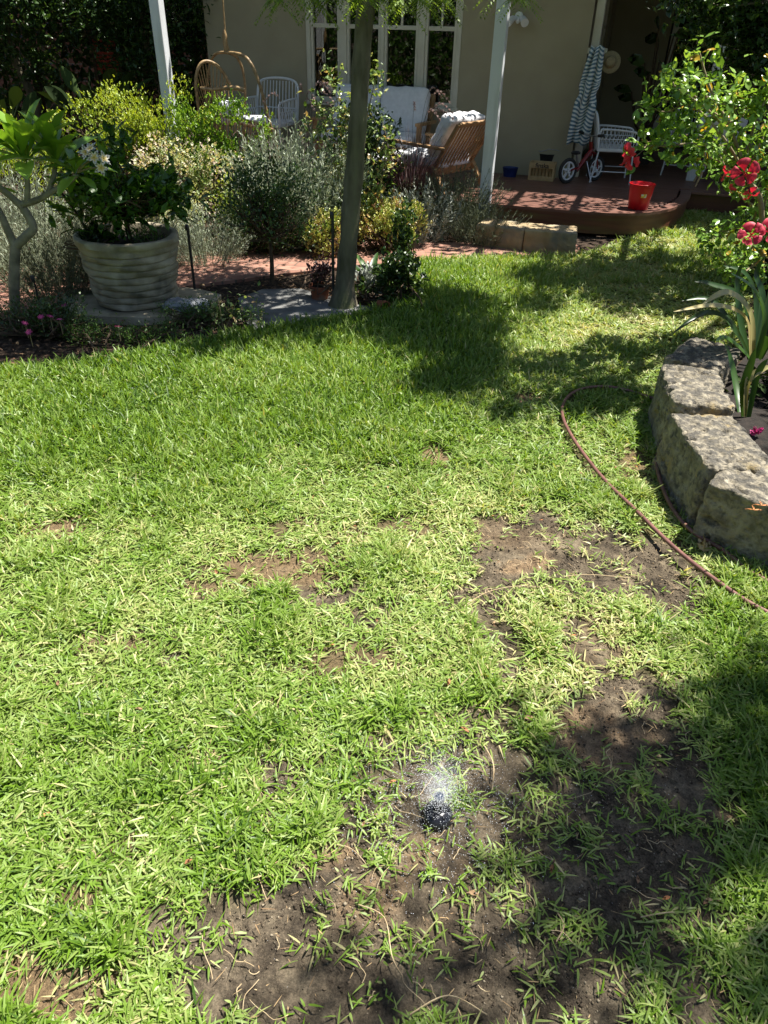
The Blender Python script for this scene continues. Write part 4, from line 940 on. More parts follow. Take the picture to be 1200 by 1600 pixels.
# brick neighbour and slatted screen behind
t = thing('neighbour_house', (-6.5, 14.5, 0), 0, 'pinkish brick neighbouring house glimpsed behind the dark trees', 'house')
g = G(); g.box((0, 0, 1.3), (13, .25, 2.6)); g.obj('wall', M_nbrick, t)
g = G(); slab(g, [(-7, -.5, 2.5), (7, -.5, 2.5), (7, 4, 4.3), (-7, 4, 4.3)], .12); g.obj('roof', mat('red_roof_tile', (.4, .13, .09), (.28, .09, .06), scale=12, rough=.8, bump=.6, bscale=30), t)
t = thing('dense_hedge', (-6.2, 11.9, 0), 0, 'dense dark hedge behind the trees along the left boundary', 'hedge')
n = 15000; P = np.stack([-4+7.9*rng.random(n), .5*(rng.random(n)-.5), 3.7*rng.random(n)], 1)
leafobj('foliage', [(P, rdir(n), rdir(n), .12+.07*rng.random(n), .07, 'diamond', rng.random(n))], L_dull, t)
g = G()
for i in range(7): g.tube([(-3.6+1.15*i, 0, 0), (-3.5+1.15*i, .05, 1.5), (-3.6+1.15*i, 0, 3.2)], [.06, .05, .02], 7)
g.obj('trunks', M_bark2, t)
p0 = atY(167, 92, 11.3)
t = thing('slatted_screen', (p0[0], 11.3, 0), math.radians(8), 'small red slatted screen seen through a gap in the dark trees', 'screen')
for i in range(9):
    g = G(); g.box((0, 0, p0[2]-.16+i*.045), (.30, .02, .026), Matrix.Rotation(math.radians(25), 3, 'X')); g.obj('slat', mat('red_slat', (.55, .09, .07), (.45, .07, .06), rough=.6) if i == 0 else bpy.data.materials['red_slat'], t)
for sx in (-.165, .165):
    g = G(); g.box((sx, 0, (p0[2]+.45)/2), (.04, .05, p0[2]+.45)); g.obj('post', M_bark2, t)

# big leaved plants in the gloom
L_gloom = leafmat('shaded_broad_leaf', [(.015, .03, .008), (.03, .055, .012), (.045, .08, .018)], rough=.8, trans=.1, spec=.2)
def fan(name, base, n, h, label, seed, tilt=.5, lw=.14, ll=.42, lm=L_gloom):
    t = thing(name, base, 0, label, 'plant'); g = G(); P = []; A = []; Nn = []
    for i in range(n):
        az = i*2.4+seed; tl = tilt*(.3+.7*rng.random()); hh = h*(.6+.4*rng.random()); d = np.array([math.cos(az)*tl, math.sin(az)*tl, 1]); q = d*hh
        g.tube([(0, 0, 0), q*.5, q], [.018, .013, .009], 6); P.append(q); A.append(nrm(d*.8+np.array([math.cos(az), math.sin(az), 0])*.5)); Nn.append(nrm(np.array([math.cos(az), math.sin(az), .8])+rng.normal(size=3)*.4))
    g.obj('stems', M_bark2, t, True)
    leafobj('leaves', [(np.array(P), np.array(A), np.array(Nn), ll, lw, 'paddle', rng.random(n))], lm, t, True)
    return t
fan('broad_leaved_plant', (-4.4, 9.0, 0), 10, .72, 'dark big leaved plant in deep shade behind the golden hedge', 1)
fan('broad_leaved_plant', (-5.4, 9.1, 0), 9, .7, 'big leaved plant in shade at the left behind the frangipani', 2.2)
fan('broad_leaved_plant', (-3.4, 9.2, 0), 10, .9, 'dark big leaved plant in shade near the left white post', 4)

# ------------------------------------------------------------------ left bed shrubs
def gp(px, py): q = at(px, py); return (q[0], q[1], 0)
bush('golden_shrub', (-2.3, 7.2, 0), (0, 0, .60), (.66, .4, .52), 'tall golden green shrub sunlit at the foot of the left white post', 'shrub', L_yellow, 95, 60, .055, .035, .5, tr=.02, up=.8)
bush('golden_shrub', (-3.3, 6.9, 0), (0, 0, .42), (.6, .4, .42), 'lower golden shrub behind the frangipani on the left', 'shrub', L_yellow, 80, 55, .05, .032, .5, tr=.02, up=.9)
bush('lime_shrub', (-1.6, 7.2, 0), (0, 0, .55), (.46, .3, .47), 'fresh green leafy shrub in front of the hanging cane chair', 'shrub', L_lime, 60, 60, .05, .04, .5, tr=.018, up=.9)
bush('variegated_shrub', (-1.72, 6.55, 0), (0, 0, .4), (.46, .3, .36), 'variegated cream and green shrub between the lemon tree and the grey lavender', 'shrub', L_var, 60, 50, .05, .038, .6, tr=.018)
bush('variegated_shrub', (-1.2, 6.0, 0), (0, 0, .28), (.2, .2, .24), 'small yellow and green shrub just left of the dark ball shrub', 'shrub', L_yellow, 26, 50, .04, .03, .6, tr=.01)
spiky('lavender', (-.80, 6.2, 0), 560, .98, .66, 'large pale grey lavender bush left of the tree trunk', 'lavender', L_lav, 38, .034, .2, .45, lean=(.05, 0))
spiky('lavender', (-2.62, 5.2, 0), 300, .85, .8, 'grey lavender bush behind the bare frangipani stem', 'lavender', L_lav, 30, .028, .16, .5)
spiky('lavender', (-1.42, 5.6, 0), 260, .46, .5, 'low rounded grey lavender beside the brick path, right of the pot', 'lavender', L_lav, 30, .022, .16, .8)
spiky('lavender', (-2.2, 4.72, 0), 210, .48, .62, 'dark grey lavender filling the gap between the frangipani stem and the pot', 'lavender', L_lavd, 34, .028, .16, .7)
bush('filler_shrub', (-1.95, 6.0, 0), (0, 0, .2), (.4, .2, .22), 'low mixed green shrub behind the pot along the far side of the path', 'shrub', L_var, 44, 50, .05, .035, .5)
bush('filler_shrub', (-1.0, 5.85, 0), (0, 0, .16), (.34, .16, .17), 'low dark shrub filling the ground behind the ball shrub', 'shrub', L_dull, 44, 50, .05, .035, .5)
bush('filler_shrub', (-.35, 6.05, 0), (0, 0, .22), (.2, .2, .24), 'low dark shrub filling the ground below the rose bush', 'shrub', L_dull, 34, 50, .05, .035, .5)
spiky('lavender', (-1.95, 5.1, 0), 200, .75, .6, 'shaded dark grey lavender behind the ringed pot', 'lavender', L_lavd, 28, .028, .16, .6)
spiky('lavender', (.55, 6.75, 0), 260, .62, .55, 'dark lavender bush between the wooden armchair and the limestone step', 'lavender', L_lavd, 30, .028, .15, .7)
spiky('lavender', (.80, 6.40, 0), 170, .38, .5, 'low dark lavender spilling beside the left limestone step', 'lavender', L_lavd, 28, .026, .15, .9)
spiky('silver_sage', (.22, 6.38, 0), 90, .56, .42, 'silver leaved shrub right of the yellow jade plant', 'shrub', L_silver, 40, .026, .3, .6)
bush('ball_shrub', gp(425, 442), (0, 0, .50), (.36, .32, .27), 'dark green ball shaped shrub on a short stem in front of the grey lavender', 'shrub', L_dark, 80, 70, .045, .024, .6, 'diamond', tr=.014)
bush('jade_plant', (-.03, 5.98, 0), (0, 0, .2), (.32, .24, .17), 'low yellow green succulent mound beside the brick path, right of the tree trunk', 'succulent', L_jade, 70, 44, .03, .026, .8, up=1.2)
bush('jade_plant', (-.52, 5.75, 0), (0, 0, .2), (.14, .14, .18), 'narrow yellow green succulent just left of the tree trunk', 'succulent', L_jade, 22, 44, .03, .026, .8, up=1.2)
bush('dark_shrub', (-.22, 6.9, 0), (0, 0, .5), (.34, .3, .5), 'dark leafy shrub behind the tree trunk under the rose', 'shrub', L_dull, 60, 60, .05, .045, .45)
bush('kalanchoe', gp(612, 474), (0, 0, .17), (.17, .14, .14), 'dark broad leaved plant right of the tree trunk at the lawn edge', 'plant', L_dull, 24, 22, .03, .06, .6, up=.4)
bush('kalanchoe', (.08, 5.3, 0), (0, 0, .30), (.05, .05, .18), 'upright dark leafy stalk rising behind the broad leaved plant', 'plant', L_dull, 14, 22, .03, .05, .6, up=.9)
strap('rosette_plant', (-.14, 5.1, 0), [(a, .3, .055, .9, .8, .3+.2*(i % 2)) for i, a in enumerate(np.linspace(0, 5.6, 9))], 'dark green strap leaved rosette tucked behind the tree trunk', 'plant', L_clivia)
bush('lambs_ear', gp(575, 468), (0, 0, .09), (.09, .08, .08), 'small blue grey leafy plant at the foot of the tree trunk', 'plant', L_silver, 16, 14, .02, .045, .5, up=.8)
bush('pale_succulent', gp(550, 474), (0, 0, .05), (.04, .04, .035), 'tiny cream flowering plant in front of the tree trunk', 'plant', L_var, 8, 18, .01, .022, .4, up=.8)
bush('groundcover', gp(330, 505), (0, 0, .06), (.35, .1, .05), 'fine green ground cover in front of the ringed pot', 'plant', L_green, 60, 40, .03, .02, .3, 'diamond', up=.6)
bush('groundcover', gp(70, 520), (0, 0, .10), (.36, .16, .09), 'dark green ground cover with pink flowers below the frangipani', 'plant', L_dull, 80, 40, .03, .024, .35, 'diamond', up=.6)
bush('groundcover', gp(215, 535), (0, 0, .04), (.42, .1, .04), 'low green ground cover along the lawn edge below the pot', 'plant', L_green, 60, 40, .03, .02, .35, 'diamond', up=.6)
def flat_flower(name, base, r, n, lm, label, cat, group):
    t = thing(name, base, 0, label, cat, group); a = np.linspace(0, 6.283, n, endpoint=False)+rng.random()
    tl = rng.normal(size=2)*.3; Nn = nrm(np.array([tl[0], -.35+tl[1], 1])); e1 = nrm(np.cross(Nn, [0, 1, 0])); e2 = np.cross(Nn, e1)
    D = np.cos(a)[:, None]*e1+np.sin(a)[:, None]*e2; P = np.repeat([[0, 0, .03]], n, 0)
    leafobj('petals', [(P, D+Nn*.25, np.repeat([Nn], n, 0), r, r*.8, 'oval', rng.random(n)*.6)], lm, t)
    g = G(); g.tube([(0, 0, -.05), (0, 0, .03)], .0018, 5); g.obj('stalk', M_stemg, t)
for i, (x, y, lab) in enumerate([(66, 504, 'bright pink flower in the ground cover, largest of the pink ones'), (80, 503, 'pink flower touching the largest one'), (41, 514, 'dull pink flower at the left of the ground cover'), (95, 508, 'small pink flower nearest the stone'), (48, 528, 'pale pink flower lowest in the ground cover'), (102, 486, 'pink flower farthest back beside the stone'), (186, 519, 'single magenta flower below the pot')]):
    q = at(x, y, .12); flat_flower('pink_flower', q, .02, 6, L_pink, lab, 'flower', 'pink flowers in the ground cover')

# fountain grass
def arch(name, base, n, ln, lm, label, cat, plumes=0, spread=.1, wd=.006, droop=1.9, el0=1.35):
    t = thing(name, base, 0, label, cat); V = []; Q = []; T_ = []; k = 7; b = 0
    for i in range(n):
        az = rng.random()*6.28; e = el0-.25*rng.random(); p = np.array([math.cos(az)*spread*rng.random(), math.sin(az)*spread*rng.random(), 0.]); l = ln*(.6+.5*rng.random()); side = np.array([-math.sin(az), math.cos(az), 0]); ti = rng.random(); dr = droop*(.5+.7*rng.random())
        for j in range(k):
            f = j/(k-1); w_ = wd*(1-f**2)+.0006; V += [p-side*w_/2, p+side*w_/2]; T_ += [ti]*2
            p = p+np.array([math.cos(az)*math.cos(e), math.sin(az)*math.cos(e), math.sin(e)])*l/(k-1); e -= dr*f*2/(k-1)
        Q += [(b+2*j, b+2*j+2, b+2*j+3, b+2*j+1) for j in range(k-1)]; b += 2*k
    npmesh('leaves', V, Q, None, lm, t, T_)
    for i in range(plumes):
        az = rng.random()*6.28 if i % 3 else rng.random()*1.5-.7; h = ln*(.95+.25*rng.random()); a = np.array([math.cos(az), math.sin(az), 0]); p0 = a*.03; p1 = a*.12+np.array([0, 0, h*.8]); p2 = a*.22+np.array([0, 0, h*1.05]); p3 = a*.36+np.array([0, 0, h*.98]); path = smoothpath([p0, p1, p2, p3], 5)
        g = G(); g.tube(path, .0017, 4); pl_ = g.obj('stalk', M_bark2, t)
        m = 90; f = .62+.38*rng.random(m); idx = (f*(len(path)-1)).astype(int); Pm = np.array(path)[idx]; tan = nrm(np.array(path)[np.minimum(idx+1, len(path)-1)]-np.array(path)[np.maximum(idx-1, 0)])
        leafobj('plume', [(Pm, nrm(tan+rdir(m)*.5), rdir(m), .03, .004, 'diamond', rng.random(m))], L_plume, t)
    return t
arch('fountain_grass', (.15, 7.05, 0), 420, .88, L_purple, 'burgundy fountain grass arching in front of the white sofa', 'ornamental grass', 8)
arch('fountain_grass', (-.85, 7.1, 0), 420, .88, L_purple, 'burgundy fountain grass with pale plumes left of the rose, before the white cane chair', 'ornamental grass', 9)
arch('fountain_grass', (-.12, 6.65, 0), 260, .5, L_dull, 'dark green clump of thin grass right behind the tree trunk', 'ornamental grass', 0)

# rose bush behind the trunk: arching canes with sparse leaves
def rose(base, canes, label, r=.006, L=.045, lm=L_var, per=7):
    t = thing('rose_bush', base, 0, label, 'rose bush'); g = G(); P = []; base = np.array(base)
    for cpts in canes:
        pth_ = smoothpath([np.array(p)-base for p in cpts], 6); m = len(pth_); g.tube(pth_, [r*(1-.65*i/m) for i in range(m)], 6, cap=False)
        for i in range(int(m*.25), m):
            for j in range(per): P.append(pth_[i]+rng.normal(size=3)*.045)
    g.obj('canes', M_stemg, t, True); P = np.array(P); n = len(P); l = L*(.6+.6*rng.random(n))
    leafobj('foliage', [(P, nrm(rdir(n)+np.array([0, 0, .1])), nrm(rdir(n)*.6+np.array([0, 0, 1])), l, l*.62, 'oval', rng.random(n)**1.5)], lm, t); return t
L_rose = leafmat('rose_leaf', [(.07, .13, .03), (.18, .28, .09), (.36, .45, .2), (.42, .28, .14)], rough=.3, trans=.3)
rb = (-.28, 6.1, 0)
def ry(x, y, Y=6.1): return atY(x, y, Y)
rose(rb, [[rb, ry(540, 300), ry(515, 220), ry(492, 150)], [rb, ry(545, 290), ry(540, 210), ry(519, 130), ry(518, 104)], [rb, ry(556, 290), ry(570, 200), ry(585, 130), ry(590, 112)], [rb, ry(530, 310), ry(495, 250), ry(478, 190)], [rb, ry(575, 300), ry(600, 260), ry(600, 215)], [rb, ry(530, 250), ry(545, 180), ry(550, 150)], [rb, ry(580, 300), ry(590, 330), ry(578, 350)], [rb, ry(520, 250), ry(505, 200), ry(530, 165)], [rb, ry(560, 240), ry(540, 200), ry(510, 180)], [rb, ry(590, 300), ry(606, 240), ry(598, 190)]], 'tall rose bush with sunlit leaves in front of the window, partly behind the tree trunk', lm=L_rose)
q0 = at(350, 520); rose(q0, [[q0, atY(345, 490, q0[1]), atY(340, 462, q0[1])], [q0, atY(362, 490, q0[1]), atY(370, 470, q0[1])], [q0, atY(330, 490, q0[1]), atY(322, 475, q0[1])]], 'small rose sprig with round leaves at the lawn edge right of the pot', .003, .03, L_rose, 3)
q0 = at(385, 520); rose(q0, [[q0, atY(398, 490, q0[1]), atY(402, 466, q0[1])], [q0, atY(392, 490, q0[1]), atY(385, 468, q0[1])]], 'thin rose sprig in front of the grey slab', .003, .03, L_rose, 2)

# stakes, small pots, stones
for (x, y0, y1, Y, lab) in [(305, 458, 350, 4.95, 'black irrigation stake standing right of the ringed pot'), (521, 478, 330, 4.75, 'black irrigation stake beside the tree trunk, left of it'), (64, 488, 430, 4.3, 'short thin black stake below the grey lavender')]:
    b = at(x, y0); tpt = atY(x+1, y1, b[1])
    t = thing('garden_stake', (b[0], b[1], -.02), 0, lab, 'stake', 'black irrigation stakes'); h = tpt[2]
    g = G(); g.tube([(0, 0, 0), (.004, 0, h)], .009 if x > 100 else .005, 8); g.obj('rod', M_black, t, True); g = G(); g.lathe([(.012, h-.02), (.014, h-.005), (.012, h+.012), (.004, h+.018)], 12); g.obj('cap', M_black, t, True)
b = atY(95, 300, 4.5); e_ = atY(140, 372, 4.6); g = G(); g.tube(smoothpath([b, (b+e_)/2+np.array([.01, 0, .01]), e_, at(150, 420)+np.array([0, 0, .05])], 4), .008, 7); tag(g.obj('dark_cane', M_black, None, True), 'dark slanting cane between the frangipani and the ringed pot', 'cane')
def pot(name, base, prof, m, label, cat='pot', rot=None, soil=None, jit=None, n=40):
    t = thing(name, base, 0, label, cat); g = G(); g.lathe(prof, n, jit=jit); o_ = g.obj('shell', m, t, True)
    if rot: t.rotation_euler = rot
    if soil: g = G(); g.lathe([(soil[0], soil[1]), (soil[0]*.6, soil[1]+.012), (.001, soil[1]+.018)], 24); g.obj('soil', M_bed, t, True)
    return t
b = at(500, 470); pot('terracotta_pot', (b[0], b[1], 0), [(.05, 0), (.062, .075), (.07, .078), (.072, .105), (.062, .105), (.058, .08), (.045, .01)], M_terra, 'small terracotta pot standing left of the tree trunk with a dark succulent', soil=(.06, .085))
bush('pot_succulent', (b[0], b[1], .09), (0, 0, .09), (.08, .08, .07), 'dark reddish succulent growing in the small terracotta pot', 'succulent', L_purple, 18, 18, .02, .03, .5, up=.9)
b = at(598, 487); pot('terracotta_pot', (b[0]-.03, b[1]+.02, .042), [(.028, 0), (.036, .05), (.042, .052), (.043, .07), (.036, .07), (.033, .05), (.024, .006)], M_terra, 'tiny terracotta pot tipped on its side at the lawn edge', rot=(math.radians(95), 0, math.radians(40)))
rock('pale_rock', (*at(292, 488)[:2], .03), (.27, .16, .09), .1, M_rock, 'smooth bluish rock lying right of the ringed pot', None, 'rock', 41, .02, .035, 20)
rock('white_stone', (*at(565, 492)[:2], .015), (.06, .04, .035), .5, M_gravel, 'small white stone at the lawn edge in front of the tree trunk', None, 'stone', 43, .006, .012, 10)

# ------------------------------------------------------------------ ringed pot with lemon tree
pc = (-1.61, 4.52)
g = G(); g.prism([(pc[0]+.50*math.cos(a)*(1+.12*math.sin(3*a)), pc[1]-.02+.36*math.sin(a)*(1+.1*math.cos(2*a))) for a in np.linspace(0, 6.283, 14, endpoint=False)], -.02, .03); o = g.obj('base_stone', M_concrete); tag(o, 'flat rough stone slab under the big ringed pot', 'stone slab')
prof = []
nr = 9
for i in range(nr):
    f = i/nr; f2 = (i+1)/nr; r_ = .243+.05*f; r2_ = .243+.05*f2; z = .36*f; z2 = .36*f2
    prof += [(r_-.007, z+.002), (r_+.004, z+.008), (r_+.007, (z+z2)/2), (r2_+.001, z2-.005)]
prof += [(.300, .365), (.306, .372), (.306, .398), (.298, .405), (.272, .405), (.266, .396), (.262, .33), (.24, .1)]
pot('ringed_pot', (pc[0], pc[1], .03), prof, M_concrete, 'large ringed grey concrete pot holding the lemon tree', soil=(.27, .345), jit=lambda a, z: .006*math.sin(3*a+z*40)+.004*math.sin(7*a+z*90), n=72)
cl = np.concatenate([ellipsoid_clumps((.0, 0, .26), (.30, .26, .2), 46, 2.2, 5), ellipsoid_clumps((.3, 0, .30), (.2, .16, .10), 16, 2, 6), ellipsoid_clumps((.0, 0, .50), (.06, .06, .12), 5, 2, 8)])
t = thing('lemon_tree', (pc[0], pc[1], .38), 0, 'small dark leaved lemon tree growing in the large ringed pot', 'citrus tree')
g = G(); g.tube(smoothpath([(0.02, 0, -.03), (.01, 0, .1), (.0, 0, .25)], 4), [.016]*4+[.013]*4+[.01], 9); g.obj('trunk', M_bark2, t, True); g = G(); twigs(g, (0, 0, .15), cl, .006); g.obj('stems', M_bark2, t)
leafobj('foliage', [cloud(cl, (0, 0, .1), 13, .05, .092, .48, 'oval', up=.1)], L_lemon, t)
bush('pot_herb', (pc[0]+.16, pc[1]-.1, .37), (0, 0, .06), (.1, .08, .06), 'low green herb spilling in the right side of the ringed pot', 'plant', L_green, 16, 30, .02, .025, .25, 'diamond', up=1)
bush('pot_herb', (pc[0]-.17, pc[1]-.08, .37), (0, 0, .05), (.08, .08, .05), 'low green herb in the left side of the ringed pot', 'plant', L_dull, 14, 26, .02, .035, .5, up=.7)

# ------------------------------------------------------------------ frangipani
fy = 4.15
def fpx(x, y, d=0): return atY(x, y, fy+d)
fb = at(23, 495); fb[2] = -.02
fr_ = thing('frangipani', fb, 0, 'frangipani with bare grey forked stems, glossy leaves and white flowers at the left edge', 'frangipani')
g = G()
def limb(pts, r): 
    P = smoothpath([np.array(p)-fb for p in pts], 4); m = len(P); g.tube(P, [r[0]+(r[1]-r[0])*i/(m-1) for i in range(m)], 10)
J = fpx(24, 385)
limb([fb, fpx(22, 440), J], (.032, .028)); limb([J, fpx(42, 368), fpx(52, 354), fpx(36, 325)], (.026, .022)); limb([fpx(36, 325), fpx(18, 308), fpx(-4, 290), fpx(-20, 270)], (.02, .015)); limb([J, fpx(12, 360), fpx(0, 333), fpx(-20, 300)], (.024, .017))
limb([fpx(33, 320), fpx(60, 312), fpx(80, 300), fpx(102, 289), fpx(120, 273)], (.018, .013)); limb([fpx(76, 301), fpx(84, 275, .03), fpx(86, 262, .05)], (.014, .012)); limb([fpx(42, 318), fpx(43, 290), fpx(40, 258)], (.017, .013)); limb([fpx(-20, 270), fpx(-25, 240)], (.014, .012))
g.obj('trunk', M_fbark, fr_, True)
def rosette(c, n, L_, seed, el=(.1, 1.2), skip=None, az=None):
    P = []; A = []; l = []; cu = []
    for i in range(n):
        a = i*2.399+seed; e = el[0]+(el[1]-el[0])*(i/n)+rng.normal()*.1; P.append(c+rng.normal(size=3)*.008); A.append([math.cos(a)*math.cos(e), math.sin(a)*math.cos(e), math.sin(e)]); l.append(L_*(.65+.45*rng.random())); cu.append(.1+.15*rng.random())
    P = np.array(P); A = np.array(A); up = np.array([0, 0, 1.0])-A*A[:, 2:3]; l = np.array(l)
    return (P, A, nrm(up+rng.normal(size=P.shape)*.15), l, l*.25, 'paddle', rng.random(n), np.array(cu))
S = [rosette(fpx(40, 252)-fb, 19, .38, .3, (.3, 1.5)), rosette(fpx(88, 258, .05)-fb, 15, .34, 1.4, (.35, 1.5)), rosette(fpx(121, 271)-fb, 14, .23, 2.2, (-.2, 1.1)), rosette(fpx(-25, 238)-fb, 18, .28, 3, (.1, 1.4)), rosette(fpx(-22, 296)-fb, 9, .2, 4)]
leafobj('leaves', S, L_plum, fr_, True)
def star(parent, c, r, nrm_, lm, name='flower', n=5, w=.55, tint=None):
    Nn = nrm(np.array(nrm_, float)); e1 = nrm(np.cross(Nn, [0, 0, 1.01])); e2 = np.cross(Nn, e1); a = np.linspace(0, 6.283, n, endpoint=False)+rng.random(); D = np.cos(a)[:, None]*e1+np.sin(a)[:, None]*e2
    T, q, tt = tmpl('oval'); P = np.repeat([c], n, 0)+D*r*.02
    V, q, tt, k = leafarr(P, nrm(D+Nn*.25), np.repeat([Nn], n, 0), np.full(n, r), np.full(n, r*w), 'oval')
    tn = np.tile([1, .55, .55, .1, .1, 0, .9, .15], n) if tint is None else np.repeat(rng.random(n), k)
    return npmesh(name, V, q, tt, lm, parent, tn, True)
for x, y, nn in [(134, 238, (.1, -1, .6)), (147, 246, (.4, -1, .3)), (158, 262, (.3, -1, -.1)), (141, 232, (-.2, -.6, .9)), (162, 248, (.8, -.6, .5))]:
    star(fr_, fpx(x, y, -.05)-fb, .042, nn, L_white)
g = G(); c0 = fpx(121, 270)-fb
for x, y in [(134, 240), (147, 248), (157, 262), (141, 234)]: g.tube([c0, (c0+fpx(x, y, -.04)-fb)/2+np.array([0, 0, .01]), fpx(x, y, -.045)-fb], .004, 6)
g.obj('flower_stalks', M_stemg, fr_, True)

# ------------------------------------------------------------------ hibiscus
hb = np.array([2.28, 4.35, .1]); hib = thing('hibiscus', hb, 0, 'hibiscus bush with lit green leaves and large red flowers at the right edge', 'hibiscus')
def hp(x, y, Y=4.0): return atY(x, y, Y)-hb
g = G(); HL_ = []; TI = []
br = [[(1195, 430), (1190, 330), (1170, 280), (1140, 200), (1110, 140), (1092, 80)], [(1175, 290), (1130, 215), (1080, 165), (1040, 175), (1012, 165)], [(1140, 205), (1085, 150), (1065, 118)], [(1160, 260), (1100, 215), (1050, 215), (1012, 222)], [(1150, 230), (1080, 225), (1040, 228), (1005, 228)], [(1190, 330), (1150, 300), (1135, 262)], [(1165, 250), (1180, 190), (1200, 150), (1215, 130)], [(1140, 200), (1150, 150), (1130, 125)], [(1185, 320), (1170, 350), (1120, 365), (1098, 385)], [(1190, 340), (1200, 300), (1220, 240)], [(1190, 360), (1160, 400), (1140, 410)],
      [(1120, 180), (1060, 140), (1052, 128)], [(1120, 200), (1100, 240), (1120, 262)], [(1170, 290), (1120, 250), (1075, 245)], [(1195, 400), (1150, 430), (1125, 395)], [(1200, 200), (1190, 220), (1175, 250)], [(1100, 150), (1120, 160), (1160, 170), (1190, 160)]]
for bi, b_ in enumerate(br):
    Yo = 4.0+(rng.random()-.5)*.5*(bi > 0); pts = [hp(x, y, Yo if i > 0 else 4.05) for i, (x, y) in enumerate(b_)]
    if bi == 0: pts[0] = np.array([0, 0, -.02])
    P = smoothpath(pts, 7); m = len(P); r0 = .016 if bi == 0 else .008; g.tube(P, [r0*(1-.75*i/(m-1)) for i in range(m)], 7)
    for i in range(int(m*.22) if bi else int(m*.35), m):
        for j in range(5): HL_.append(P[i]+rng.normal(size=3)*.036)
g.obj('branches', M_stemg, hib, True)
P = np.concatenate([np.array(HL_), ellipsoid_clumps(hp(1185, 400, 4.1), (.2, .2, .22), 170, 3, 3), ellipsoid_clumps(hp(1215, 300, 4.15), (.13, .2, .35), 150, 3, 3), ellipsoid_clumps(hp(1185, 240, 4.15), (.14, .2, .18), 60, 3, 3)]); n = len(P); l = .058*(.55+.7*rng.random(n)); 
ti = np.where(rng.random(n) < .035, 1, .1+.65*rng.random(n))
leafobj('foliage', [(P, nrm(rdir(n)+np.array([-.3, -.1, .35])), nrm(rdir(n)*.65+np.array([0, -.2, 1])), l, l*.6, 'oval', ti)], L_hib, hib)
def hibflower(x, y, r, nn, Y=3.8, fold=0, st=True):
    c = hp(x, y, Y); Nn = nrm(np.array(nn, float)); e1 = nrm(np.cross(Nn, [.1, .2, 1.0])); e2 = np.cross(Nn, e1); V = []; Q = []; T_ = []; b = 0
    for k in range(5):
        a0 = k*6.283/5+rng.random()*.2; nu, nv = 7, 6
        for i in range(nu):
            f = i/(nu-1); rr = r*f*(1+.08*math.sin(k*5)); wdt = (.12+.95*math.sin(min(1, f*1.1)*math.pi*.55))*r*.50
            for j in range(nv):
                v_ = (j/(nv-1)-.5)*2; a = a0+v_*wdt/(r*1.05)*(1.1); lift = (.62-fold)*r*f**.8-.20*r*f*f*2+.10*r*math.sin(8*v_+k*2)*f*f + .05*r*math.sin(13*f+k)+.06*r*abs(v_)*f*(1 if k % 2 else -1)
                p = c+(e1*math.cos(a)+e2*math.sin(a))*rr*(1-.09*abs(v_)**3)+Nn*lift+Nn*.012*(k % 2); V.append(p); T_.append(.1+.45*f+.45*abs(math.sin(9*v_+k))*f+.1*rng.random())
        for i in range(nu-1):
            for j in range(nv-1): o_ = b+i*nv+j; Q.append((o_, o_+nv, o_+nv+1, o_+1))
        b += nu*nv
    fl = npmesh('flower', V, Q, None, L_hibf, hib, T_, True)
    if st:
        g = G(); tp = c+Nn*r*1.15+np.array([0, 0, -.012]); g.tube(smoothpath([c, c+Nn*r*.6, tp], 3), .0022, 6)
        for i in range(26): q = c+(tp-c)*(.62+.38*rng.random()); d = rdir(1)[0]*.009; g.tube([q, q+d], [.0006, .0013], 4)
        g.obj('stamen', M_redpl, fl)
hibflower(990, 243, .062, (-.75, -.35, -.35), 3.75); hibflower(1163, 270, .062, (-.3, -1, .1), 3.75); hibflower(1136, 268, .03, (-.6, -.3, -.8), 3.8, .4, True); hibflower(1172, 302, .04, (.2, -.6, -.6), 3.8, .3, False); hibflower(1172, 368, .06, (-.3, -.9, .5), 3.7); hibflower(1198, 362, .06, (.4, -.9, .3), 3.72)
hibflower(1144, 295, .022, (-.6, -.5, -.6), 3.8, .5, False)
g = G(); g.tube(smoothpath([hp(1012, 224, 3.95), hp(1003, 236, 3.85), hp(994, 244, 3.77)], 4), .0025, 6); g.tube(smoothpath([hp(1120, 230, 3.9), hp(1128, 250, 3.82), hp(1135, 262, 3.8)], 4), .0025, 6); g.obj('flower_stalks', M_stemg, hib, True)

# strap leaved plants behind the wall
b = at(1176, 575, .12)
def blades(name, base, items, label, cat, lm):
    """items: (points as (px, py, Y), width, tint); every blade is a part"""
    base = np.array(base); t = thing(name, base, 0, label, cat)
    for pts, wd, ti in items:
        P = np.array(smoothpath([atY(*p)-base for p in pts], 5)); m = len(P); V = []; Q = []
        for i in range(m):
            f = i/(m-1); tg = nrm(P[min(i+1, m-1)]-P[max(i-1, 0)]); sd = nrm(np.cross(tg, [0.15, -.55, .85])); up = np.cross(sd, tg); wv = wd*(.6+.4*math.sin(min(1, f*1.6)*1.57))*(1-f**3)+.001
            V += [P[i]-sd*wv/2+up*wv*.22, P[i], P[i]+sd*wv/2+up*wv*.22]
        for i in range(m-1): Q += [(i*3, i*3+3, i*3+4, i*3+1), (i*3+1, i*3+4, i*3+5, i*3+2)]
        npmesh('leaf', V, Q, None, lm, t, np.full(len(V), ti), True)
    return t
Yb = 3.35
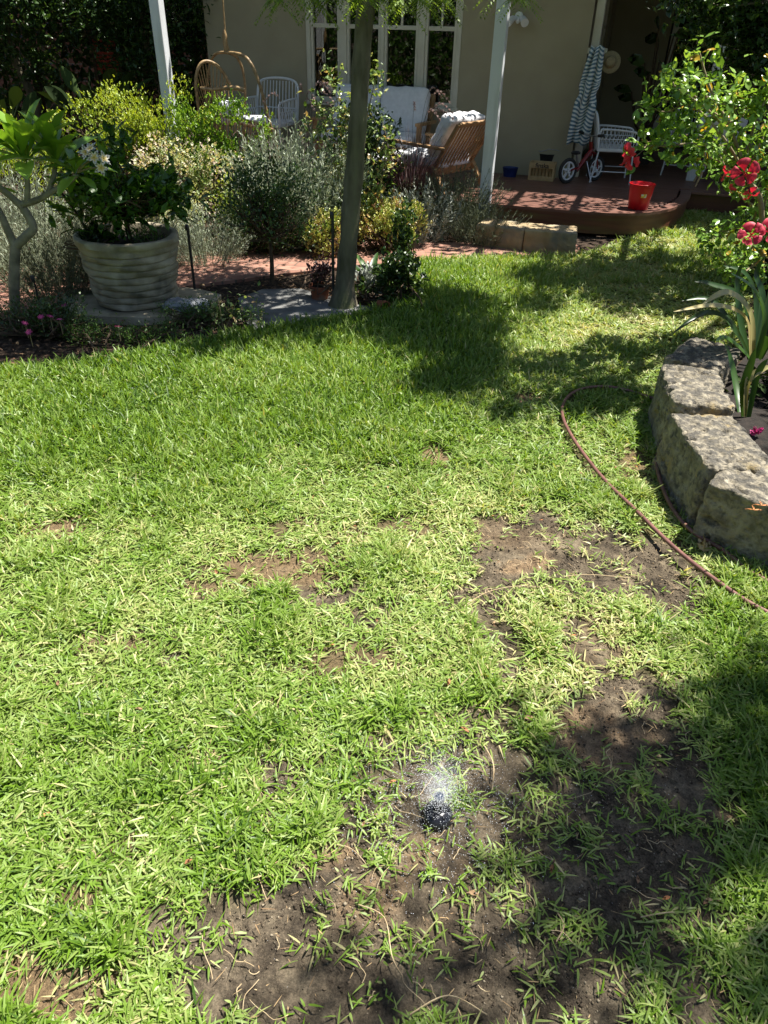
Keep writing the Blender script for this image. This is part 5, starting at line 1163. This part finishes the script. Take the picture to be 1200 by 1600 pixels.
blades('strap_leaved_plant', (b[0], b[1], .12), [
 ([(1172, 560, Yb), (1165, 500, Yb), (1120, 478, 3.2), (1052, 487, 3.1)], .036, .97), ([(1175, 555, Yb), (1170, 490, Yb), (1135, 458, 3.3), (1094, 478, 3.2)], .05, .9),
 ([(1180, 560, Yb), (1192, 500, Yb), (1178, 455, 3.3), (1142, 427, 3.2)], .05, .45), ([(1170, 560, Yb), (1140, 505, Yb), (1100, 490, 3.2), (1050, 522, 3.1)], .04, .1),
 ([(1178, 558, 3.4), (1160, 470, 3.5), (1110, 445, 3.5), (1085, 440, 3.5)], .04, .15), ([(1182, 558, 3.4), (1200, 470, 3.5), (1205, 420, 3.5)], .05, .1), ([(1186, 560, 3.4), (1215, 500, 3.4), (1240, 470, 3.4)], .05, .12),
 ([(1172, 562, 3.3), (1150, 540, 3.25), (1130, 528, 3.2), (1118, 534, 3.15)], .035, .5), ([(1170, 562, 3.35), (1155, 500, 3.45), (1150, 440, 3.5), (1160, 410, 3.5)], .045, .2), ([(1176, 560, 3.45), (1150, 520, 3.5), (1110, 470, 3.6), (1065, 470, 3.6)], .04, .15),
 ([(1180, 560, 3.5), (1180, 480, 3.6), (1165, 430, 3.6), (1130, 415, 3.6)], .045, .2), ([(1185, 560, 3.3), (1200, 530, 3.2), (1225, 540, 3.1)], .045, .15), ([(1178, 560, 3.45), (1190, 470, 3.55), (1180, 430, 3.6), (1195, 400, 3.6)], .045, .1)],
 'strap leaved plant with arching green and pale leaves behind the far wall block', 'plant', L_clivia)
b = at(1165, 655, .12); Yb = b[1]
blades('strap_leaved_plant', b, [([(1160, 662, Yb), (1158, 610, Yb), (1172, 565, Yb), (1180, 545, Yb)], .05, .5), ([(1163, 662, Yb), (1166, 600, Yb), (1190, 578, Yb), (1215, 570, Yb)], .035, .9), ([(1158, 662, Yb), (1150, 610, 3.0), (1140, 560, 3.1), (1128, 530, 3.1)], .035, .4), ([(1166, 662, Yb), (1180, 590, Yb), (1200, 560, Yb)], .04, .3)],
 'short strap leaved stalk rising beside the lit wall block', 'plant', L_clivia)
bush('garden_shrub', (2.75, 4.1, .1), (0, 0, .35), (.45, .4, .36), 'dark leafy shrub filling the bed under the hibiscus', 'shrub', L_dark, 60, 50, .06, .06, .5)
bush('low_bed_plant', (1.95, 3.0, .1), (0, 0, .06), (.3, .4, .07), 'low dark plant in the shade behind the limestone wall', 'plant', L_gloom, 40, 30, .04, .06, .4)
bush('garden_shrub', (2.95, 5.4, .1), (0, 0, .22), (.35, .5, .26), 'dark low shrub at the far end of the right bed', 'shrub', L_dark, 60, 50, .06, .055, .5)
q = at(1183, 678, .14); t = thing('fallen_flower', q, 0, 'crumpled dark pink fallen flower on the soil behind the wall', 'flower'); P = np.zeros((9, 3)); leafobj('petals', [(P, nrm(rdir(9)+np.array([0, 0, .6])), rdir(9), .035, .025, 'oval', rng.random(9)*.5)], L_pink, t)
q = at(1100, 862, .01); t = thing('dead_leaf', q, 0, 'curled pale dead leaf beside the hose at the foot of the wall', 'leaf'); leafobj('blades', [(np.zeros((3, 3)), np.array([(.2, 1, .8), (-.4, .8, .9), (.5, .5, .4)]), np.array([(1, 0, .5), (0, -1, .5), (.5, -.5, 1)]), np.array([.07, .05, .05]), .03, 'oval', np.array([0, .15, .05]))], M_straw, t)
for q, lab in [(at(1190, 790, .262), 'reddish dead leaf lying on the top of the nearest wall block'), (at(1178, 797, .262), 'small dead leaf on the nearest wall block')]:
    t = thing('dead_leaf', q, 0, lab, 'leaf'); leafobj('blades', [(np.zeros((3, 3)), np.array([(1, .1, .05), (-1, .2, .1), (.2, 1, .1)]), np.array([(0, 0, 1), (0, .3, 1), (.3, 0, 1)], float), .028, .008, 'oval', np.full(3, 1.0))], M_litter, t)

# ------------------------------------------------------------------ furniture on the deck
def slat_chair(base, rz, sc, label, w_=.72, seats=1, cat='armchair'):
    t = thing('timber_sofa' if seats > 1 else 'timber_armchair', base, rz, label, cat, sc=sc); hwid = w_/2
    for sx in (-1, 1):
        x = sx*hwid
        g = G(); g.bar((x, .33, 0), (x, .30, .55), .04, .06, (1, 0, 0), .004); g.obj('leg', M_teak, t)
        g = G(); g.bar((x, -.42, 0), (x, -.22, .34), .04, .06, (1, 0, 0), .004); g.obj('leg', M_teak, t)
        g = G(); g.bar((x, .38, .565), (x, -.38, .54), .035, .065, (1, 0, 0), .004); g.obj('armrest', M_teak, t)
        g = G(); g.bar((x*.93, -.2, .24), (x*.93, -.5, .82), .035, .045, (1, 0, 0), .004); g.obj('back_post', M_teak, t)
    g = G(); g.bar((-hwid, .32, .27), (hwid, .32, .27), .04, .08, (0, 0, 1), .004); g.bar((-hwid, -.2, .24), (hwid, -.2, .24), .04, .08, (0, 0, 1), .004)
    for sx in (-1, 1): g.bar((sx*(hwid-.04), .32, .26), (sx*(hwid-.04), -.25, .22), .03, .07, (1, 0, 0), .004)
    g.obj('seat_frame', M_teak, t)
    g = G(); n = int(12*seats); g.bar((-hwid*.93, -.5, .81), (hwid*.93, -.5, .81), .035, .05, (0, -.45, 1), .004); g.bar((-hwid*.93, -.23, .26), (hwid*.93, -.23, .26), .035, .09, (0, -.45, 1), .004)
    for i in range(n):
        x = -hwid*.88+2*hwid*.88*i/(n-1); g.bar((x, -.24, .28), (x, -.495, .8), .02, .012, (0, 1, .5))
    g.obj('backrest', M_teak, t)
    for k in range(seats):
        ww = (w_-.1)/seats; cx = -hwid+.05+ww*(k+.5)
        for nm, c, d, tilt in (('seat_cushion', (cx, .04, .36), (ww-.01, .62, .15), 0), ('back_cushion', (cx, -.24, .66), (ww-.01, .17, .52), math.radians(24))):
            bm = bmesh.new(); bmesh.ops.create_cube(bm, size=2); bmesh.ops.subdivide_edges(bm, edges=bm.edges, cuts=9, use_grid_fill=True); R = Matrix.Rotation(tilt, 3, 'X')
            for v in bm.verts:
                p = np.array(v.co[:]); h = np.array(d)/2; rad = .055; q = p*h; inn = np.clip(q, -(h-rad), h-rad); dd = q-inn; L_ = np.linalg.norm(dd); p2 = inn+(dd/L_*rad if L_ > 1e-6 else 0)
                tuft = 1+.10*math.cos(p[0]*math.pi*2.6)*math.cos(p[2 if tilt else 1]*math.pi*2.2); nzv = (vnoise(p2[0]*14+k*3, p2[1]*14, p2[2]*14, 5)-.5)*.03
                p2 = p2*np.array([1, tuft if tilt else 1, 1 if tilt else tuft])+nzv*np.sign(p)*np.array([.3, 1, 1]); v.co = R @ Vector(p2)+Vector(c)
            me = bpy.data.meshes.new(nm); bm.to_mesh(me); bm.free(); me.polygons.foreach_set('use_smooth', [True]*len(me.polygons)); link(nm, me, M_cloth, t)
    return t
ac = slat_chair((.40, 7.72, DZ), math.radians(52), 1, 'timber armchair with slatted back and white cushions beside the middle white post')
slat_chair(hw(-2.1, .42, DZ), HROT+math.pi, .86, 'two seat timber sofa with white cushions standing under the window', 1.35, 2, 'sofa')
ac.scale = (.92, .92, .74)
# round white low table between sofa and armchair
t = thing('low_table', hw(-1.95, 1.15, DZ), HROT, 'low white topped table standing in front of the sofa', 'table')
g = G(); g.lathe([(.24, .2), (.25, .205), (.25, .22), (.24, .225)], 36); g.obj('tabletop', M_white, t, True)
for k in range(4):
    a = k*math.pi/2+.6; g = G(); g.tube([(math.cos(a)*.17, math.sin(a)*.17, .2), (math.cos(a)*.21, math.sin(a)*.21, 0)], .012, 8); g.obj('leg', M_teak, t)

def wicker_chair(base, rz, sc, label, w_=.56, m=M_white, hback=.86):
    t = thing('wicker_armchair', base, rz, label, 'armchair', sc=sc); h = w_/2
    for x, y0, y1 in ((-1, .27, .24), (1, .27, .24), (-1, -.3, -.24), (1, -.3, -.24)):
        g = G(); g.tube([(x*(h+.01), y0, 0), (x*(h-.02), y1, .42)], .011, 8); g.obj('leg', m, t, True)
    g = G(); g.tube([(-h, .25, .15), (h, .25, .15)], .007, 6); g.tube([(-h, -.27, .15), (h, -.27, .15)], .007, 6); g.tube([(-h, .25, .15), (-h, -.27, .15)], .007, 6); g.tube([(h, .25, .15), (h, -.27, .15)], .007, 6); g.obj('stretcher', m, t, True)
    g = G(); g.box((0, 0, .43), (w_, .54, .05), None, .02); g.obj('seat', m, t)
    for s in (-1, 1):   # arms: an arched rail with spindles and a woven band each side
        g = G(); x = s*h; rail = smoothpath([(x, -.26, .45), (x, -.26, .66), (x, -.2, .69), (x, .1, .68), (x, .24, .66), (x, .27, .6), (x, .26, .43)], 4); g.tube(rail, .014, 8)
        g.tube([(x, -.25, .57), (x, .26, .57)], .006, 6)
        for i in range(9):
            y = -.22+.055*i; g.tube([(x, y, .57), (x, y, .68)], .005, 5); g.tube([(x, y-.02, .45), (x, y+.03, .57)], .004, 5); g.tube([(x, y+.03, .45), (x, y-.02, .57)], .004, 5)
        g.obj('arm', m, t, True)
    g = G(); top = smoothpath([(-h, -.26, .45), (-h, -.30, .7), (-h*.85, -.34, hback), (0, -.36, hback+.04), (h*.85, -.34, hback), (h, -.30, .7), (h, -.26, .45)], 5); g.tube(top, .015, 8); g.tube([(-h, -.28, .58), (h, -.28, .58)], .007, 6)
    for i in range(12):
        x = -h*.88+2*h*.88*i/11; g.tube([(x, -.26, .45), (x, -.29, .6), (x*.96, -.345, hback+.01)], .006, 5)
    g.obj('backrest', m, t, True)
    return t
wicker_chair((2.32, 8.42, DZ), math.radians(-98), .72, 'white wicker armchair on the deck beside the striped towel')
wicker_chair(hw(-3.35, .45, DZ), HROT+math.pi, .9, 'white wicker armchair against the wall left of the window')
wicker_chair((3.28, 8.95, DZ), math.radians(160), .74, 'white wire armchair deep in the verandah behind the hibiscus')
# tub chair with wooden legs
t = thing('tub_chair', (3.35, 8.25, DZ), 0, 'white shell chair on splayed wooden legs under the verandah, behind the hibiscus', 'chair', sc=.82)
for k in range(4):
    a = k*math.pi/2+.5; g = G(); c_, s_ = math.cos(a), math.sin(a); g.tube([(c_*.1, s_*.1, .42), (c_*.26, s_*.26, 0)], [.02, .012], 8); lg = g.obj('leg', M_pine, t, True); g = G(); g.tube([(c_*.175, s_*.175, .225), (c_*.195, s_*.195, .175)], .0185, 8); g.obj('collar', M_white, lg, True)
g = G(); V = []; Fc = []
for i in range(9):
    f = i/8; z = .42+.04*f+.24*f**2; r_ = .05+.2*f**.6
    for j in range(24): a = j*math.pi/12; zz = z+.1*f**2*max(0, -math.cos(a)); V.append((r_*math.sin(a), r_*math.cos(a), zz))
for i in range(8):
    for j in range(24): Fc.append((i*24+j, i*24+(j+1) % 24, i*24+24+(j+1) % 24, i*24+24+j))
Fc.append(tuple(range(23, -1, -1))); g.add(V, Fc); g.obj('seat_shell', M_white, t, True)
# potted plant in the gloom
t = thing('potted_plant', (3.0, 9.7, DZ), 0, 'dark big leaved pot plant in the shaded verandah corner', 'pot plant'); g = G(); g.lathe([(.12, 0), (.17, .3), (.16, .3), (.15, .27)], 24); g.obj('pot', M_dark, t, True)
g = G(); P = []; A = []
for i in range(16):
    az = i*2.4; h_ = .5+.9*rng.random(); q = np.array([math.cos(az)*.28*rng.random(), math.sin(az)*.28*rng.random(), h_]); g.tube([(0, 0, .27), q*.6, q], .009, 5); P.append(q); A.append([math.cos(az), math.sin(az), .2])
g.obj('stems', M_bark2, t); leafobj('leaves', [(np.array(P), np.array(A), nrm(rdir(16)*.4+np.array([0, -1, .5])), .22, .15, 'oval', rng.random(16))], L_dull, t, True)

# towel and straw hat on the hook
hk = hw(.13, .03, 1.36)
t = thing('coat_hook', hw(.11, -.03, 1.36), HROT, 'small white hook rail on the corner post above the striped towel', 'hook'); g = G(); g.box((-.02, -.02, 0), (.2, .02, .05), None, .004); g.obj('rail', M_trim, t); g = G(); g.tube([(.0, -.03, 0), (.0, -.07, -.01), (0, -.08, .02)], .006, 6); g.obj('peg', M_metal, t, True)
V = []; Fc = []; uv = []; nu, nv = 17, 36
p0_ = np.array(hw(.10, .1, 1.40)); top_w, mid_w = .10, .17
for j in range(nv):
    f = j/(nv-1); z = 1.40-f*.86; wv = .06+.05*min(1, f*2.2)-.03*math.exp(-((f-.48)/.06)**2)
    for i in range(nu):
        u = i/(nu-1)*2-1; dep = .035*math.cos(u*9+f*2)+.02*math.sin(u*5+f*7); s_ = .10-.05*f+u*wv; 
        if f < .04: dep *= .4
        q = hw(s_, .10+dep+.03*math.sin(f*3), z+.012*math.sin(u*4+f*9)); V.append(tuple(q)); uv.append((i/(nu-1), f+.01*math.sin(u*6)+(.05*abs(u) if .35 < f < .6 else 0)))
for j in range(nv-1):
    for i in range(nu-1): Fc.append((j*nu+i, j*nu+i+1, (j+1)*nu+i+1, (j+1)*nu+i))
me = bpy.data.meshes.new('striped_towel'); me.from_pydata(V, [], Fc); ul = me.uv_layers.new(name='UVMap')
for lp in me.loops: ul.data[lp.index].uv = uv[lp.vertex_index]
me.polygons.foreach_set('use_smooth', [True]*len(me.polygons)); o = link('striped_towel', me, M_stripe); so = o.modifiers.new('thick', 'SOLIDIFY'); so.thickness = .006
tag(o, 'blue and white striped towel hanging on the corner of the house', 'towel')
hc = hw(.24, .02, 1.27); t = thing('straw_hat', hc, HROT, 'pale straw hat hanging beside the striped towel', 'hat'); g = G(); g.lathe([(.15, 0), (.145, .008), (.085, .014), (.075, .05), (.06, .08), (.001, .09)], 32); hm = g.obj('crown', mat('straw_weave', (.3, .25, .15), (.22, .18, .1), scale=60, rough=.9), t, True); t.rotation_euler = (math.radians(75), math.radians(20), HROT); t.scale = (.66, .66, .66)

# balance bike
bA, bB = at(884, 287, DZ), at(924, 283, DZ); dv = (bB-bA)[:2]; 
t = thing('balance_bike', bA, math.atan2(dv[1], dv[0]), 'small red balance bike with white wheels leaning by the wicker armchair on the deck', 'balance bike'); wb = max(.40, min(.5, np.linalg.norm(dv))); wr = .122
def wheel(x):
    g = G(); P = [(x+wr*.86*math.cos(a), 0, wr+wr*.86*math.sin(a)) for a in np.linspace(0, 6.283, 33)]; g.tube(P, .018, 8, cap=False); w_ = g.obj('wheel', M_rubber, t, True)
    g = G(); P = [(x+wr*.68*math.cos(a), 0, wr+wr*.68*math.sin(a)) for a in np.linspace(0, 6.283, 33)]; g.tube(P, .010, 8, cap=False)
    for k in range(5): a = k*6.283/5+.3; g.bar((x, 0, wr), (x+wr*.66*math.cos(a), 0, wr+wr*.66*math.sin(a)), .016, .022, (0, 1, 0))
    g.tube([(x, -.025, wr), (x, .025, wr)], .022, 12); g.obj('rim', M_white, w_, True)
wheel(0); wheel(wb)
g = G(); g.tube([(0, .02, wr), (.09, .015, wr+.02), (.14, 0, wr+.02)], .009, 8); g.tube([(0, -.02, wr), (.09, -.015, wr+.02), (.14, 0, wr+.02)], .009, 8); g.tube([(.12, 0, wr-.005), (.3, 0, wr+.19)], .021, 10); g.tube([(.29, 0, wr+.13), (.27, 0, wr+.26)], .018, 10); g.obj('frame', M_redmetal, t, True)
g = G(); g.tube([(wb, .025, wr), (wb-.04, .025, wr+.14), (.30, 0, wr+.17)], .009, 8); g.tube([(wb, -.025, wr), (wb-.04, -.025, wr+.14), (.30, 0, wr+.17)], .009, 8); g.obj('fork', M_redmetal, t, True)
g = G(); g.tube([(.14, 0, wr+.03), (.09, 0, wr+.15)], .01, 8); sp_o = g.obj('seat_post', M_metal, t, True)
g = G(); g.lathe([(.01, 0), (.045, .01), (.05, .022), (.035, .035), (.001, .037)], 20, (.075, 0, wr+.145)); so_ = g.obj('saddle', M_black, t, True)
g = G(); g.tube([(.27, 0, wr+.25), (.265, 0, wr+.31)], .009, 8); g.tube([(.255, -.16, wr+.33), (.265, 0, wr+.31), (.255, .16, wr+.33)], .008, 8); hb_ = g.obj('handlebar', M_metal, t, True)
for s in (-1, 1): g = G(); g.tube([(.256, s*.1, wr+.323), (.254, s*.17, wr+.333)], .014, 10); g.obj('grip', M_rubber, hb_, True)
g = G(); g.tube([(.22, -.03, wr+.08), (.27, -.09, .01)], .006, 6); g.obj('stand', M_metal, t, True)

# crate with the game, blue tub, basket
cb = at(822, 281, DZ); cb2 = at(862, 284, DZ); dv = (cb2-cb)[:2]; az = math.atan2(dv[1], dv[0]); Lc = float(np.linalg.norm(dv))
cn = (cb+cb2)/2; t = thing('wooden_crate', (cn[0]+.04, cn[1]+.09, DZ), az, 'open pine crate with dark lettering standing on the deck by the wall', 'crate')
W2 = Lc/2
for y, nm in ((-.08, 'front_panel'), (.08, 'rear_panel')):
    g = G(); g.box((0, y, .02), (Lc, .012, .045), None, .002); g.box((0, y, .142), (Lc, .012, .052), None, .002)
    for x in (-W2+.012, W2-.012): g.box((x, y, .08), (.024, .0105, .075))
    fp_ = g.obj(nm, M_pine, t)
    if y < 0:
        cu = bpy.data.curves.new('lettering', 'FONT'); cu.body = 'finska'; cu.size = .062; cu.extrude = .001; cu.align_x = 'CENTER'; cu.align_y = 'CENTER'; cu.offset = .0012
        tmp_ = bpy.data.objects.new('tmp', cu); COL.objects.link(tmp_); bpy.context.view_layer.update(); tm = bpy.data.meshes.new_from_object(tmp_.evaluated_get(bpy.context.evaluated_depsgraph_get())); bpy.data.objects.remove(tmp_); to = link('lettering', tm, None, fp_); tm.materials.clear(); tm.materials.append(M_black); to.location = (0, y-.0075, .143); to.rotation_euler = (math.pi/2, 0, 0)
for x in (-W2+.006, W2-.006):
    g = G(); g.box((x, 0, .085), (.012, .148, .165), None, .002); g.obj('end_panel', M_pine, t)
g = G(); g.box((0, 0, .008), (Lc-.026, .146, .012)); g.obj('base', M_pine, t)
t2 = thing('skittles', (cn[0]+.04, cn[1]+.09, DZ+.014), az, 'pale wooden throwing pins standing inside the lettered crate', 'skittles')
for i in range(6):
    for j in range(2): g = G(); x = -W2+.04+i*(Lc-.08)/5; g.tube([(x, -.035+.07*j, 0), (x, -.035+.07*j, .10+.02*((i+j) % 3)), (x, -.05+.07*j, .11+.02*((i+j) % 3))], [.016, .016, .006], 10); g.obj('pin', M_pine, t2, True)
b = at(800, 277, DZ); t = thing('blue_tub', (b[0]-.02, b[1]+.05, DZ), az, 'small dark blue plastic tub beside the crate', 'tub'); g = G(); g.lathe([(.06, 0), (.075, .085), (.08, .09), (.075, .092), (.068, .08), (.055, .01)], 28); g.obj('shell', M_blue, t, True); t.scale = (1.1, .9, 1)
b = at(850, 272, DZ); t = thing('black_basket', (b[0]+.02, b[1]+.02, DZ), az, 'black basket with a curved handle holding grey cloth behind the crate', 'basket')
g = G(); g.lathe([(.11, 0), (.135, .2), (.14, .21), (.13, .21), (.10, .02)], 24); g.obj('shell', M_black, t, True); g = G(); g.tube([(.12*math.cos(a), 0, .2+.11*math.sin(a)) for a in np.linspace(0, math.pi, 12)], .009, 8); g.obj('handle', M_black, t, True)
t = thing('folded_cloth', (b[0]+.03, b[1]+.0, DZ+.2), az, 'crumpled grey cloth lying on top of the black basket', 'cloth'); g = G(); V = []; Fc = []
for i in range(14):
    for j in range(12): x = (i/13-.5)*.22; y = (j/11-.5)*.2; V.append((x, y, .05-.9*(x*x+y*y)+.03*vnoise(x*22, y*22, 0, 6)))
for i in range(13):
    for j in range(11): Fc.append((i*12+j, i*12+12+j, i*12+13+j, i*12+j+1))
g.add(V, Fc); co = g.obj('sheet', mat('grey_cloth', (.4, .41, .44), (.25, .26, .28), scale=20, rough=.95), t, True); co.modifiers.new('thick', 'SOLIDIFY').thickness = .006

# red bucket
b = at(1000, 329, DZ); t = thing('red_bucket', (b[0], b[1]+.08, DZ+.003), 0, 'red plastic bucket with a small sticker on the curved deck corner', 'bucket')
g = G(); g.lathe([(.083, 0), (.086, .004), (.108, .195), (.113, .198), (.114, .208), (.110, .21), (.104, .2), (.083, .01), (.001, .009)], 44); g.obj('shell', M_redpl, t, True)
g = G(); V = []
for i in range(7):
    a = math.radians(-103+i*4.5)
    for z in (.105, .135): r_ = .0855+.022*z/.195+.0012; V.append((r_*math.cos(a), r_*math.sin(a), z))
g.add(V, [(2*i, 2*i+2, 2*i+3, 2*i+1) for i in range(6)]); st = g.obj('sticker', mat('sticker', (.7, .7, .6), (.75, .5, .05), scale=30, rough=.5, lo=.48, hi=.52), t)

# hanging cane chair
ey = 8.35; eb = atY(362, 232, ey); eb0 = np.array([eb[0], ey, 0.]); t = thing('hanging_chair', eb0, 0, 'cane hanging egg chair suspended on a rope left of the window', 'hanging chair')
def ep(x, y, d=0): return atY(x, y, ey+d)-eb0
top = ep(354, 82); g = G(); g.tube([top+np.array([0, 0, .05]), ep(348, 0), ep(347, -20)], .008, 8); tz = ep(346, -60); g.tube([ep(347, -20), tz+np.array([0, 0, .0])], .008, 8); g.tube([tz, np.array([tz[0], tz[1], 2.62])], .008, 8); g.obj('rope', M_cane, t, True)
g = G(); g.tube([ep(350, 46), ep(351, 56), ep(352, 68), ep(355, 82)], [.012, .024, .022, .03], 10); g.obj('knot', M_cane, t, True)
g = G()
def tb(pts, r=.013): g.tube(smoothpath(pts, 6), r, 8)
tb([top, ep(385, 90, -.25), ep(405, 130, -.3), ep(418, 180, -.3), ep(430, 222, -.25), ep(436, 245, -.2)], .015); tb([top, ep(372, 92, .2), ep(382, 125, .3), ep(383, 180, .3), ep(380, 230, .3)])
tb([top, ep(338, 84, .1), ep(328, 100, .2), ep(322, 140, .25)]); tb([ep(436, 245, -.2), ep(410, 262, -.2), ep(370, 262, -.1), ep(340, 250, 0)], .015); tb([ep(380, 228, .3), ep(410, 235, .15), ep(436, 245, -.2)])
g.obj('hoop', M_cane, t, True)
g = G(); tb([ep(344, 180, -.25), ep(362, 184, -.35), ep(390, 190, -.35), ep(420, 200, -.3), ep(434, 210, -.2), ep(420, 205, .2), ep(385, 196, .3), ep(340, 180, .2), ep(344, 180, -.25)], .015)
for i in range(22):
    f = i/21; a = ep(340+92*f, 182+24*f, -.3+.1*f); b_ = ep(350+70*f, 248+12*f, -.15); g.tube([a, (a+b_)/2+np.array([0, -.04, 0]), b_], .006, 5)
g.obj('seat_basket', M_cane, t, True)
g = G(); back = [ep(320, 230, -.1), ep(312, 180, -.1), ep(306, 130, -.12), ep(312, 102, -.1), ep(326, 96, -.05), ep(345, 108, 0), ep(358, 130, 0), ep(362, 140, 0)]; tb(back, .016)
bb = smoothpath(back, 6); cpt = ep(335, 215, -.05)
for i in range(6, len(bb)-8, 2): g.tube([bb[i], (bb[i]+cpt)/2+np.array([0, .03, 0]), cpt+np.array([(i-20)*.006, 0, 0])], .006, 5)
for i in range(8): xx = 320+6*i; g.tube([ep(xx, 140, -.12), ep(xx+6, 190, -.15)], .006, 5)
g.obj('backrest', M_cane, t, True)
g = G(); g.tube(smoothpath([ep(314, 138, -.15), ep(335, 140, -.2), ep(352, 138, -.25), ep(372, 138, -.3), ep(382, 142, -.3)], 5), [.016]*10+[.022]*10+[.018], 10); g.obj('armrest', M_cane, t, True)
def cushion(name, c, d, rz, m, parent=None):
    bm = bmesh.new(); bmesh.ops.create_cube(bm, size=2); bmesh.ops.subdivide_edges(bm, edges=bm.edges, cuts=8, use_grid_fill=True); h = np.array(d)/2
    for v in bm.verts:
        p = np.array(v.co[:]); q = p*h; rad = min(h)*.9; inn = np.clip(q, -(h-rad), h-rad); dd = q-inn; L_ = np.linalg.norm(dd); p2 = inn+(dd/L_*rad if L_ > 1e-6 else 0); p2 = p2*(1+.05*(vnoise(p[0]*3, p[1]*3, p[2]*3, 2)-.5)); v.co = Matrix.Rotation(rz, 3, 'Z') @ Vector(p2)+Vector(tuple(c))
    me = bpy.data.meshes.new(name); bm.to_mesh(me); bm.free(); me.polygons.foreach_set('use_smooth', [True]*len(me.polygons)); return link(name, me, m, parent)
q = ep(358, 176, -.1)+eb0; t = thing('cushion', q, 0, 'cream cushion propped upright in the hanging cane chair', 'cushion'); cushion('cover', (0, 0, 0), (.2, .1, .22), .4, M_cloth, t)
q = ep(398, 188, -.1)+eb0; t = thing('cushion', q, 0, 'small white cushion lying at the front of the hanging cane chair', 'cushion'); cushion('cover', (0, 0, 0), (.26, .22, .08), .2, M_cloth, t)
